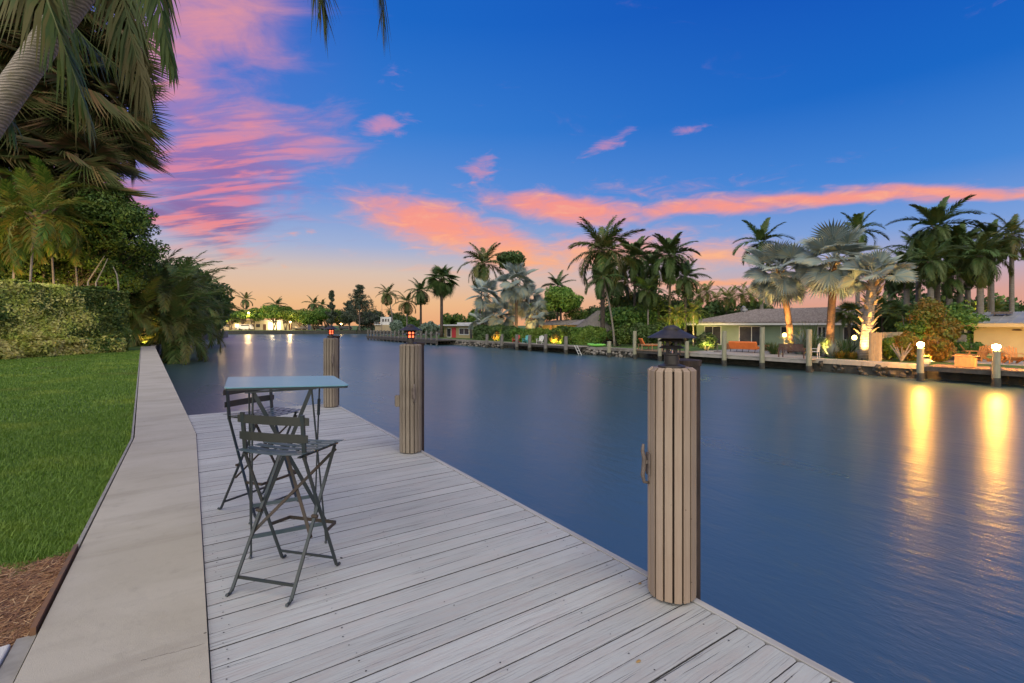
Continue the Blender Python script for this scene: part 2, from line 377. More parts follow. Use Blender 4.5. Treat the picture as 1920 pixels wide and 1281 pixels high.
# piling covers
m, k, b, out = newmat('composite_slat'); co = k.n('ShaderNodeTexCoord').outputs['Object']; rnd = k.n('ShaderNodeObjectInfo').outputs['Random']
n = k.noise(k.mapping(co, scale=(18, 18, 1.3)), 2, 5, .6); sp_ = k.n('ShaderNodeTexVoronoi'); rv = k.n('ShaderNodeCombineXYZ'); k.L.new(k.m('MULTIPLY', rnd, 91), rv.inputs[2]); k.L.new(k.v('ADD', co, rv.outputs[0]), sp_.inputs[0]); sp_.inputs['Scale'].default_value = 14
c = k.mix(k.ss(n, .3, .7), (.31, .225, .165), (.365, .28, .21)); c = k.mix(k.ss(sp_.outputs['Distance'], .07, .04), c, (.16, .11, .08))
hv = k.n('ShaderNodeHueSaturation'); k.L.new(c, hv.inputs['Color']); k.L.new(k.m('ADD', k.m('MULTIPLY', rnd, .34), .80), hv.inputs['Value']); k.L.new(hv.outputs[0], b.inputs['Base Color'])
b.inputs['Roughness'].default_value = .6; bump(k, b, n, .0015); M['post_slat'] = m
M['post_slat_old'] = simple('weathered_post_slat', (.27, .225, .175), (.18, .145, .11), 2.5, .75, bs=.002, bscale=30, obj_rand=.25, stretch=(14, 14, 1.2))
M['pile'] = simple('tarred_pile_wood', (.030, .020, .014), (.07, .045, .032), 5, .8, bs=.01, bscale=16, stretch=(4, 4, 1))
M['bronze'] = simple('dark_bronze_metal', (.045, .040, .038), (.075, .062, .055), 14, .5, metal=.4)
M['iron'] = simple('grey_brown_iron', (.14, .11, .095), (.20, .16, .14), 20, .6, metal=.3)
M['redlens'] = emit('lit_red_lens', (1.0, .10, .035), 5.5)
M['redcore'] = emit('lit_red_bulb', (1.0, .30, .12), 25)
m, k, b, out = newmat('clear_glass'); b.inputs['Base Color'].default_value = (.9, .9, .9, 1); b.inputs['Roughness'].default_value = .15; b.inputs['Transmission Weight'].default_value = 1; M['glass'] = m
M['nail'] = simple('dark_nail', (.03, .028, .027), None, rough=.5)
M['leaf_dry'] = simple('dry_leaf', (.35, .22, .07), (.25, .14, .05), 40, .7)
# ------------------------------------------------------------------ ground, water, banks
F3 = 2600
mb = MB(); mb.add([(-F3, -F3, WZ), (F3, -F3, WZ), (F3, F3, WZ), (-F3, F3, WZ)], [(0, 1, 2, 3)]); struct('water', mb, M['water'])
WALL_L = [(-.60, -6), (-.60, 7.96), (-2.79, 41.9)]
WALL_R = [(.07, -6), (.07, 7.8), (-2.06, 42.1)]
LZ = -.03
mb = MB().prism([(-.62, -12), (-.62, 7.96), (-2.80, 41.9), (-3.1, 62), (-2.0, 104), (4.5, 122), (7.0, 138), (-20, 150), (-260, 170), (-260, -12)], WZ-1, LZ-.03)
struct('lawn', mb, M['lawn'])
fb = lambda px, py: ground(px, py, WZ)
mb = MB().prism([(33.6, -80), (600, -80), (600, 112), (33.6, 103)], WZ-1, GZ); struct('far_bank_ground', mb, M['lawn'])
pL, pR = at(420, 153), at(715, 163); dirf = (pR-pL).normalized()
a0, a1 = pL-dirf*240, pR+dirf*420; nf = Vector((-dirf.y, dirf.x, 0))
mb = MB().prism([a0[:2], a1[:2], (a1+nf*1600)[:2], (a0+nf*1600)[:2]], WZ-1, -.25); struct('far_shore_ground', mb, M['lawn'])
# ------------------------------------------------------------------ seawall under the cap
wall = thing('seawall', 'pale concrete seawall cap running from the near left corner to the distant shrubs', 'seawall', (-.3, 0, 0))
def cap_piece(s0, s1):
    def edge(pts, s):
        for (x0, y0), (x1, y1) in zip(pts, pts[1:]):
            if y0 <= s <= y1: return (x0+(x1-x0)*(s-y0)/(y1-y0), s)
    ys = [s0]+[y for y in (7.8, 7.96) if s0 < y < s1]+[s1]
    rt = [edge(WALL_R, min(s, 42.0)) for s in ys]; lf = [edge(WALL_L, min(s, 41.85)) for s in ys]
    return MB().prism([(x+.3, y) for x, y in rt]+[(x+.3, y) for x, y in lf[::-1]], -.16, .012)
cuts = [-6, 1.62, 4.05, 5.35, 7.1, 12.2, 17.3, 22.4, 27.5, 32.6, 37.7, 41.85]
for a, b_ in zip(cuts, cuts[1:]):
    if a > -6: a += .0012
    obj('cap_slab', cap_piece(a, b_-.0012), M['concrete'], wall, bevel=.0008)
mb = MB().prism([(WALL_R[0][0]+.26, -6), (.33, 7.8), (-1.80, 42), (-2.40, 41.9), (-.26, 7.96), (-.26, -6)], WZ-1, -.165); obj('wall_face', mb, M['stain_shade_dark'], wall)
rc = random.Random(8)
def crackline(pts_px, w):
    P = [ground(px, py, .0125) for px, py in pts_px]; mb = MB(); vs = []
    for a, b_ in zip(P, P[1:]):
        for q in range(8):
            p = a.lerp(b_, q/8)+Vector((rc.uniform(-.004, .004), rc.uniform(-.004, .004), 0)); vs.append(p)
    for a, b_ in zip(vs, vs[1:]):
        d = (b_-a).normalized(); s = Vector((-d.y, d.x, 0))*w*rc.uniform(.4, 1.2); mb.add([a-s, a+s, b_+s, b_-s], [(0, 1, 2, 3)])
    o = obj('hairline_crack', mb, M['nail'], wall); o.location = (.3, 0, 0)
crackline([(386, 1206), (330, 1222), (290, 1232), (262, 1240)], .0011)
crackline([(352, 849), (318, 851)], .001)
# continuing wall beyond the cap
mb = MB().prism([(-2.3, 42.1), (-2.0, 42.1), (-2.3, 62), (-1.2, 104), (5.4, 121), (7.9, 138), (7.0, 138), (4.6, 122), (-2.0, 104), (-3.1, 62)], WZ-1, .02)
o = obj('stone_seawall', mb, M['seawall_far']); tag(o, 'low weathered stone seawall under the overhanging palms at the canal bend', 'seawall')
# edging strip between lawn and cap, white slab in the corner
o = obj('garden_edging', MB().box((-.625, 3.72, -.02), (.022, 1.06, .10)), M['edging']); tag(o, 'rust brown edging strip between the pine straw and the seawall cap', 'edging')
mb = MB().prism([(-.614, 4.26), (-.614, 7.96), (-2.80, 41.9), (-2.83, 41.9), (-.636, 7.96), (-.636, 4.26)], -.1, .006)
o = obj('garden_edging', mb, M['edging_grey']); tag(o, 'thin grey edging strip between the lawn and the seawall cap', 'edging')
o = obj('concrete_pad', MB().prism([(-.69, 0.5), (-.69, 3.15), (-.95, 3.11), (-2.2, 2.95), (-2.2, .5)], -.12, .004), M['slab'], bevel=.008); tag(o, 'white concrete pad in the bottom left corner beside the seawall cap', 'concrete pad')
o = obj('joint_filler', MB().prism([(-.612, .5), (-.612, 3.2), (-.682, 3.2), (-.682, .5)], -.1, -.008), M['edging_grey']); tag(o, 'grey gap strip between the white pad and the seawall cap', 'edging')
# ------------------------------------------------------------------ near dock
dock = thing('wooden_dock', 'pale grey painted plank dock with the bistro table and three slatted pilings', 'dock', (1.15, 0, 0))
PW = .1385
def plank_mesh(w=.1374, L=2.135, t=.038):
    bmh = MB(); n = 6
    r = .0028
    prof = [(-w/2, -t), (w/2, -t), (w/2, -r), (w/2-r*.7, -.001), (w/2-.014, 0), (0, -.0006), (-w/2+.014, 0), (-w/2+r*.7, -.001), (-w/2, -r)]
    c = .012; xs = [(-L/2, 1), (L/2-c, 1), (L/2, .82)]
    vs = []; 
    for x, q in xs:
        for y, z in prof: vs.append((x, y*q if q != 1 else y, z))
    m_ = len(prof); fs = []
    for i in range(len(xs)-1):
        for j in range(m_):
            j2 = (j+1) % m_; fs.append((i*m_+j, i*m_+j2, (i+1)*m_+j2, (i+1)*m_+j))
    fs.append(tuple(range(m_))[::-1]); fs.append(tuple((len(xs)-1)*m_+j for j in range(m_)))
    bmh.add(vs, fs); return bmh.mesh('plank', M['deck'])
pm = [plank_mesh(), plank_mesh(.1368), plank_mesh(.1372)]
nplank = 0; nails = MB(); s_ = -2.06; 
rr = random.Random(3)
while s_ < 9.55:
    x0 = .076; x1 = 2.233
    if s_ > 7.8: x0 = .076-(s_-7.8)*.062
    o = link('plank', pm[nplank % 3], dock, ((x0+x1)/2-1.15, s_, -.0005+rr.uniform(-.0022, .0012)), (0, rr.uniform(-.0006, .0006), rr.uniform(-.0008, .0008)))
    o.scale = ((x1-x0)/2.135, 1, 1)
    if s_ > 9.25: o.rotation_euler = (0, 0, 0)
    for jx in (.14, .62, 1.15, 1.66, 2.12):
        for q in (-.038, .038):
            if rr.random() < (.95 if jx < .2 else .62):
                cx, cy_ = jx-1.15+rr.uniform(-.02, .02), s_+q+rr.uniform(-.008, .008); r_ = rr.uniform(.0028, .0046)
                nails.add([(cx+r_*math.cos(a*math.pi/3)*1.0, cy_+r_*math.sin(a*math.pi/3), .0012) for a in range(6)], [tuple(range(6))])
    nplank += 1; s_ += PW
SEND = s_-PW/2
o = obj('nail', nails, M['nail'], dock); o['kind'] = 'stuff'
obj('edge_board', MB().box((2.262-1.15, (SEND-2.1)/2, -.0135-.045), (.044, SEND+2.1+.04, .12)), M['deck_edge'], dock, bevel=.004)
for jx in (.2, .62, 1.15, 1.66, 2.12): obj('joist', MB().box((jx-1.15, (SEND-2.1)/2, -.14), (.05, SEND+2.05, .19)), M['deck_dark'], dock)
obj('end_board', MB().box(((2.24+.0)/2-1.15, SEND+.022, -.06), (2.28, .04, .11)), M['deck_edge'], dock, bevel=.004)
for sx, sy_ in ((.35, 9.2), (.35, 5.3), (.35, 1.7)): obj('support_pile', MB().tube([(sx-1.15, sy_, WZ-1), (sx-1.15, sy_, -.22)], .12, 12), M['pile'], dock)
# ------------------------------------------------------------------ slatted pilings with dark piles behind and pagoda lights
def clad(x, y, h, mat, label, knot=None):
    t = thing('slatted_piling', label, 'piling', (x, y, 0), 0, 'slat slatted pilings along the dock edge')
    obj('core', MB().lathe([(.106, .006), (.106, h-.03)], 32), M['pile'], t, smooth=False)
    n = 16; r0, r1 = .104, .127
    prof_h = [(0, h-.018), ]
    w0, w1 = .0150, .0198
    sm = MB().add([(r0, -w0, .012), (r0, w0, .012), (r1, w1, .012), (r1, -w1, .012), (r0, -w0, h), (r0, w0, h), (r1, w1, h-.018), (r1, -w1, h-.018),
                   ], [(3, 2, 1, 0), (4, 5, 6, 7), (0, 1, 5, 4), (1, 2, 6, 5), (2, 3, 7, 6), (3, 0, 4, 7)]).mesh('slat', mat)
    for i in range(n):
        o = link('slat', sm, t, (0, 0, rr.uniform(-.003, .002)), (0, 0, 2*math.pi*(i+.35)/n), bevel=.0022)
    obj('top_ring', MB().lathe([(.03, h-.004), (.103, h-.004), (.103, h-.02), (.03, h-.02)], 32), mat, t)
    return t
POSTS = [(2.21, 1.71, 1.252), (2.150, 5.335, 1.262), (2.128, 9.075, 1.25)]
posts = [clad(*POSTS[0], M['post_slat'], 'near tan slatted piling with sloped slat tops and an unlit pagoda light'),
         clad(*POSTS[1], M['post_slat_old'], 'middle slatted piling with weathered grey slats under a red light'),
         clad(*POSTS[2], M['post_slat_old'], 'far slatted piling at the end of the dock behind the table')]
def pile(x, y, r, h, lean, label):
    a, b = Vector((x, y, WZ-1.2)), Vector((x+lean[0], y+lean[1], h))
    mb = MB().tube([a.lerp(b, q) for q in (0, .3, .5, .7, .9, 1)], [r*1.06, r*1.03, r, r*.99, r*.97, r*.95], 18)
    t = thing('mooring_pile', label, 'piling', (0, 0, 0), 0, 'dark piles standing behind the slatted pilings')
    t.location = (x, y, WZ)
    obj('pile_shaft', mb, M['pile'], t, (-x, -y, -WZ), smooth=False)
    obj('pile_cap', MB().lathe([(r*1.02, -.02), (r*1.04, .012), (.01, .02)], 18), M['pile'], t, (lean[0], lean[1], h-WZ))
pile(2.432, 1.806, .098, 1.262, (.012, 0), 'dark wood pile in the water behind the near slatted piling')
pile(2.290, 5.54, .105, 1.255, (.01, 0), 'dark wood pile in the water behind the middle slatted piling')
pile(2.215, 9.36, .11, 1.27, (.03, 0), 'dark wood pile in the water behind the far slatted piling')
def pagoda(x, y, z, kind, label, sc=1.0, rz=0):
    t = thing('pagoda_light', label, 'lamp', (x, y, z), rz, 'pagoda lights on top of the slatted pilings'); t.scale = (sc, sc, sc)
    B = M['bronze']
    obj('base_flange', MB().lathe([(.074, 0), (.072, .006), (.046, .013), (.043, .016)], 28), B, t)
    obj('lamp_body', MB().lathe([(.040, .014), (.040, .062), (.046, .066), (.046, .074), (.03, .074)], 28), B, t, smooth=False)
    for zz_ in (.088, .121):
        pass
    def cage(z0, z1, r, n=6):
        mb = MB()
        for i in range(n):
            a = 2*math.pi*i/n; c = Vector((r*math.cos(a), r*math.sin(a), (z0+z1)/2))
            mb.box(c, (.006, .017, z1-z0), Matrix.Rotation(a, 3, 'Z'))
        return mb
    obj('window_cage', cage(.074, .099, .043), B, t)
    obj('window_cage', cage(.116, .138, .043), B, t)
    if kind == 'plain':
        obj('bulb', MB().lathe([(.008, .07), (.012, .09), (.010, .12), (.004, .13)], 12), M['glass'], t)
    else:
        obj('lens', MB().lathe([(.038, .072), (.038, .140)], 24), M['redlens'], t, smooth=True)
        obj('bulb', MB().lathe([(.039, .100), (.041, .106), (.039, .112)], 16), M['redcore'], t)
    obj('louvre_ring', MB().lathe([(.045, .099), (.071, .102), (.050, .115), (.040, .116), (.040, .099)], 30), B, t)
    obj('louvre_ring', MB().lathe([(.045, .138), (.074, .139), (.052, .156), (.03, .158), (.03, .139)], 30), B, t)
    obj('hat', MB().lathe([(.050, .156), (.131, .158), (.132, .161), (.090, .183), (.050, .204), (.046, .207)], 36), B, t, smooth=False)
    obj('hat_band', MB().lathe([(.046, .200), (.048, .204), (.048, .210), (.036, .220), (.018, .227), (.004, .229)], 28), B, t)
    obj('thumb_screw', MB().box((-.030, -.045, .205), (.010, .014, .012)), B, t)
    return t
pagoda(*POSTS[0], 'plain', 'unlit bronze pagoda light with see-through windows on the near slatted piling', 1.0, R(8))
pagoda(*POSTS[1], 'red', 'glowing red pagoda light on the middle slatted piling', 1.0, R(20))
pagoda(*POSTS[2], 'red', 'glowing red pagoda light on the far slatted piling behind the table', 1.0, R(30))
# cleats and box
def cleat(x, y, z, rz, label, tilt=0):
    t = thing('dock_cleat', label, 'cleat', (x, y, z), rz)
    mb = MB(); pts = [(.0, 0, -.105), (.026, 0, -.100), (.036, .002, -.06), (.028, 0, -.02), (.026, 0, .03), (.036, 0, .07), (.030, -.002, .108)]
    mb.tube(pts, [.007, .009, .011, .013, .012, .010, .007], 10)
    obj('horn', mb, M['iron'], t, smooth=True)
    obj('base_plate', MB().box((.004, 0, .0), (.012, .045, .12)).lathe([(.013, 0), (.011, .02)], 10, (.012, 0, .0)), M['iron'], t, bevel=.003)
    return t
def side_pt(i, deg, r=.131):
    x, y, h = POSTS[i]; a = R(deg); return x+r*math.cos(a), y+r*math.sin(a), a
cx, cy2, a = side_pt(0, 152); cleat(cx, cy2, .72, a, 'curved iron cleat on the left side of the near slatted piling')
cx, cy2, a = side_pt(1, 262); cleat(cx, cy2, .70, a, 'pale iron cleat on the face of the middle slatted piling')
cx, cy2, a = side_pt(2, 268); cleat(cx, cy2, .86, a, 'small iron cleat on the far slatted piling above the table')
cx, cy2, a = side_pt(1, 160, .15)
t = thing('outlet_box', 'small brown electrical box on the left side of the middle slatted piling', 'outlet box', (cx, cy2, .60), a)
obj('box_body', MB().box((0, 0, 0), (.05, .075, .13)), M['post_slat_old'], t, bevel=.006)
obj('box_cover', MB().box((.028, 0, 0), (.008, .06, .11)), M['iron'], t, bevel=.003)
# ------------------------------------------------------------------ bistro set
def rod(mb, p0, p1, r=.007, n=8): mb.tube([p0, p1], r, n)
def chair(loc, rz, label):
    t = thing('bistro_bar_chair', label, 'bar chair', loc, rz, 'folding bistro bar chairs')
    S_ = M['steel']
    for sx in (-1, 1):
        x = .195*sx
        # long frame leg: front foot up to the hinge, then the upright that carries the rails
        mb = MB().bar((x*1.0, .200, .012), (x*1.0, -.103, .755), .009, .018, (1, 0, 0))
        mb.tube([(x, .196, .02), (x, .207, .008), (x, .225, .006), (x, .232, .010)], .0085, 8)
        obj('leg', mb, S_, t)
        obj('back_upright', MB().bar((x, -.095, .735), (x*1.01, -.118, .985), .010, .024, (1, 0, 0)), S_, t)
        mb = MB().bar((x*1.04-.012*sx, -.200, .012), (x*.98-.012*sx, .205, .745), .009, .018, (1, 0, 0))
        mb.tube([(x*1.04-.012*sx, -.197, .02), (x*1.04-.012*sx, -.210, .008), (x*1.04-.012*sx, -.228, .006), (x*1.04-.012*sx, -.234, .010)], .0085, 8)
        obj('leg', mb, S_, t)
        mb = MB(); f = .5; rod(mb, (x+.012*sx, .0, .385), (x-.024*sx, .0, .385), .010, 10); obj('rivet', mb, M['rust'], t)
        obj('seat_rail', MB().bar((x*.93, -.125, .752), (x*.93, .225, .752), .008, .020, (1, 0, 0)), S_, t)
    def lp(f, sx): return Vector((.19*sx, -.2+.405*f+.008, .745*f))
    obj('cross_brace', MB().bar(lp(.37, -1), lp(.97, 1), .019, .005, (0, -1, .55)), M['rust'], t)
    obj('cross_brace', MB().bar(lp(.97, -1)+Vector((0, .008, 0)), lp(.37, 1)+Vector((0, .008, 0)), .019, .005, (0, -1, .55)), M['rust'], t)
    obj('stretcher', MB().bar((-.195, -.160, .072), (.195, -.160, .072), .008, .016), S_, t)
    obj('stretcher', MB().bar((-.19, .176, .066), (.19, .176, .066), .008, .014), S_, t)
    mb = MB()
    for p, q in (((-.195, .098, .262), (-.165, .235, .255)), ((-.165, .235, .255), (.165, .235, .255)), ((.165, .235, .255), (.195, .098, .262))): mb.bar(p, q, .006, .020)
    obj('footrest', mb, M['rust'], t)
    # seat: slats front to back lie side to side, dipping a little
    n = 6
    for i in range(n):
        y = -.118+i*.0665
        mb = MB(); hw = .215 if i < n-1 else .222; pts = [(-hw, .004), (-hw*.5, -.006), (0, -.009), (hw*.5, -.006), (hw, .004)]
        w = .0225; zc = .768+(.004 if i in (0,) else 0)
        vs = []
        for px_, dz in pts:
            for yy, zz_ in ((-w, 0), (w, 0), (w, -.003), (-w, -.003)): vs.append((px_, y+yy, zc+dz+zz_))
        fs = []
        for a in range(4):
            for b in range(4):
                b2 = (b+1) % 4; fs.append((a*4+b, a*4+b2, (a+1)*4+b2, (a+1)*4+b))
        fs += [(3, 2, 1, 0), (16, 17, 18, 19)]
        mb.add(vs, fs); obj('seat_slat', mb, M['slat_seat'], t)
    for x in (-.075, 0, .075): obj('seat_link', MB().box((x, .05, .754), (.014, .36, .003)), S_, t)
    # back rails, slightly curved
    for z, hw in ((.948, .235), (.852, .225)):
        mb = MB(); vs = []; N = 8
        for i in range(N+1):
            u = -1+2*i/N; x = hw*u; y = -.127+.018*u*u-.0035*(z > .9); zz_ = 0
            for dy, dz in ((0, .0245), (.003, .0245), (.003, -.0245), (0, -.0245)): 
                c = 1 if abs(u) < 1 else .86
                vs.append((x, y+dy, z+dz*c))
        fs = [(i*4+b, i*4+(b+1) % 4, (i+1)*4+(b+1) % 4, (i+1)*4+b) for i in range(N) for b in range(4)]
        fs += [(3, 2, 1, 0), tuple(N*4+b for b in range(4))]
        mb.add(vs, fs); obj('back_rail', mb, M['back_rail'], t)
    return t
def facing(dx, dy): return math.atan2(dy, dx)-math.pi/2
c1 = chair((.467, 3.05, .002), facing(.742, .67), 'near bistro bar chair with its slatted back towards the viewer')
c2 = dup(c1, (.475, 4.42, .002), facing(.53, -.85), 'far bistro bar chair partly hidden behind the table')
t = thing('bistro_bar_table', 'tall folding bistro table with a metal top tinted pale blue for the sky', 'bar table', (.575, 3.755, .002), R(-5))
TZ = 1.076
hw, hd, rc = .372, .352, .03
poly = []
for sx, sy_, a0_ in ((1, 1, 0), (-1, 1, 90), (-1, -1, 180), (1, -1, 270)):
    for a in (0, 30, 60, 90): poly.append((sx*(hw-rc)+rc*math.cos(R(a0_+a)), sy_*(hd-rc)+rc*math.sin(R(a0_+a))))
obj('tabletop', MB().prism(poly, -.003, .004), M['tabletop'], t, (0, 0, TZ), (0, R(2.2), 0), bevel=.0015)
inner = [(x*.985, y*.985) for x, y in poly]
obj('table_rim', MB().prism(inner, -.016, -.004), M['steel'], t, (0, 0, TZ), (0, R(2.2), 0))
S_ = M['steel']
for (fx, fy, tx, ty) in ((-.225, -.30, -.215, -.33), (.225, -.30, .13, -.335), (-.225, .30, -.235, .05), (.225, .30, .235, .10)):
    mb = MB(); rod(mb, (fx, fy, .02), (tx, ty, TZ-.015), .0058)
    mb.tube([(fx, fy, .03), (fx, fy-.006, .010), (fx-.004, fy-.03, .006), (fx-.008, fy-.036, .012)], .0075, 8)
    obj('leg', mb, S_, t)
for (fx, fy, tx, ty) in ((-.225, -.30, -.215, -.33), (.225, .30, .235, .10)):
    a, b_ = Vector((fx, fy, .02)), Vector((tx, ty, TZ-.015)); obj('leg_sleeve', MB().tube([a.lerp(b_, .74), a.lerp(b_, .86)], .011, 8), S_, t)
obj('cross_bar', MB().bar((-.215, -.325, TZ-.02), (.222, -.305, .14), .024, .008, (0, -1, .1)), S_, t)
obj('cross_bar', MB().bar((.13, -.33, TZ-.02), (-.222, -.312, .14), .024, .008, (0, -1, .1)), S_, t)
obj('stretcher', MB().bar((-.228, -.30, .125), (.228, -.30, .125), .010, .026), M['slat_seat'], t)
obj('stretcher', MB().bar((-.228, .30, .125), (.228, .30, .125), .010, .026), M['slat_seat'], t)
obj('under_rail', MB().box((-.05, -.33, TZ-.022), (.42, .02, .01)), S_, t)
obj('under_rail', MB().box((0, .06, TZ-.022), (.56, .02, .01)), S_, t)
# fallen bits on the deck
for (px, py, lab, m_, s2) in ((640, 1047, 'dark seed pod lying on the deck by the near chair foot', 'nail', .8), (1197, 1241, 'yellow dry leaf on the deck near the bottom edge', 'leaf_dry', 1.0), (1200, 1095, 'dry leaf crumb on the deck left of the near piling', 'leaf_dry', .8), (455, 1122, 'small green sprig in the gap beside the cap', 'leaf_dry', .6)):
    p = ground(px, py)
    if px == 455: continue
    mb = MB().tube([(-.012, 0, .004), (-.004, .002, .007), (.006, 0, .006), (.012, -.002, .003)], [.001, .007, .006, .001], 6)
    o = obj('fallen_leaf' if m_ == 'leaf_dry' else 'seed_pod', mb, M[m_], None, p, (0, 0, px)); o.scale = (s2*1.2, s2, .6*s2); tag(o, lab, 'leaf' if m_ == 'leaf_dry' else 'seed pod')
# ================================================================== vegetation kit
LM = {}
LM['coco'] = leafmat('coconut_leaf', (.06, .11, .026), (.125, .165, .04), (.16, .15, .045), trans=.22)
LM['coco_dark'] = leafmat('dark_palm_leaf', (.060, .115, .032), (.115, .165, .045), (.09, .13, .04), trans=.18)
LM['silver'] = leafmat('silver_palm_leaf', (.26, .33, .32), (.40, .46, .43), (.36, .37, .28), rough=.6, trans=.15, patch=.6)
LM['arch'] = leafmat('arching_palm_leaf', (.11, .19, .045), (.20, .27, .07), (.22, .22, .06), trans=.35)
LM['areca'] = leafmat('areca_leaf', (.09, .17, .025), (.20, .27, .04), (.24, .21, .04), trans=.3)
LM['fan_dark'] = leafmat('drooping_fan_leaf', (.10, .125, .038), (.18, .18, .065), (.24, .16, .07), trans=.25)
LM['dead_fan'] = leafmat('dead_fan_leaf', (.16, .105, .055), (.24, .17, .09), (.10, .07, .04), trans=.15)
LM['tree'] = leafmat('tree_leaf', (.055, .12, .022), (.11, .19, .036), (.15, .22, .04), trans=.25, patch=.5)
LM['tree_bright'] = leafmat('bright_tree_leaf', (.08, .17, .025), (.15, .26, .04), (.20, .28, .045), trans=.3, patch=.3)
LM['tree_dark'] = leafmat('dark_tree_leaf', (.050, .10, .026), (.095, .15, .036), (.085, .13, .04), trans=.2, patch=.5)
LM['pine'] = leafmat('casuarina_needles', (.05, .075, .05), (.09, .115, .075), (.07, .09, .05), trans=.1)
LM['silver_bush'] = leafmat('silver_buttonwood_leaf', (.12, .18, .13), (.20, .26, .20), None, trans=.15)
LM['hedge_g'] = leafmat('hedge_leaf', (.06, .13, .022), (.12, .21, .035), (.20, .26, .05), trans=.2, patch=.9)
LM['hedge_y'] = leafmat('variegated_hedge_leaf', (.68, .72, .16), (.40, .54, .08), (.80, .76, .24), trans=.2, patch=1.3)
LM['croton'] = leafmat('croton_leaf', (.24, .17, .03), (.38, .20, .03), (.16, .20, .03), trans=.25)
LM['grassy'] = leafmat('strappy_leaf', (.05, .10, .03), (.12, .17, .05), (.17, .19, .09), trans=.25)
m, k, b, out = newmat('palm_trunk'); co = k.n('ShaderNodeTexCoord').outputs['Object']
wv = k.n('ShaderNodeTexWave', wave_type='BANDS', bands_direction='Z'); k.L.new(k.mapping(co, scale=(.25, .25, 1)), wv.inputs[0]); wv.inputs['Scale'].default_value = 3.2; wv.inputs['Distortion'].default_value = 3.0; wv.inputs['Detail'].default_value = 3
n = k.noise(co, 4, 5, .6); c = k.mix(wv.outputs['Fac'], (.14, .12, .10), (.30, .27, .23)); c = k.mix(k.ss(n, .4, .7), c, (.20, .17, .13))
k.L.new(c, b.inputs['Base Color']); b.inputs['Roughness'].default_value = .85; bump(k, b, wv.outputs['Fac'], .02); M['ptrunk'] = m
M['ptrunk_dark'] = simple('dark_palm_trunk', (.045, .035, .028), (.09, .07, .055), 3, .9, bs=.03, bscale=9)
M['bark'] = simple('tree_bark', (.10, .08, .065), (.18, .15, .12), 4, .9, bs=.02, bscale=14)
M['pale_bark'] = simple('pale_bark', (.34, .30, .25), (.22, .19, .16), 5, .85)
M['shaft'] = simple('green_crownshaft', (.09, .15, .045), (.12, .18, .06), 2, .5)
M['boots'] = simple('old_leaf_boots', (.30, .22, .13), (.20, .14, .08), 6, .85)
M['petiole'] = simple('leaf_stalk', (.20, .22, .10), (.26, .24, .13), 5, .6)
M['petiole_orange'] = simple('orange_leaf_stalk', (.36, .19, .06), (.28, .15, .05), 5, .6)

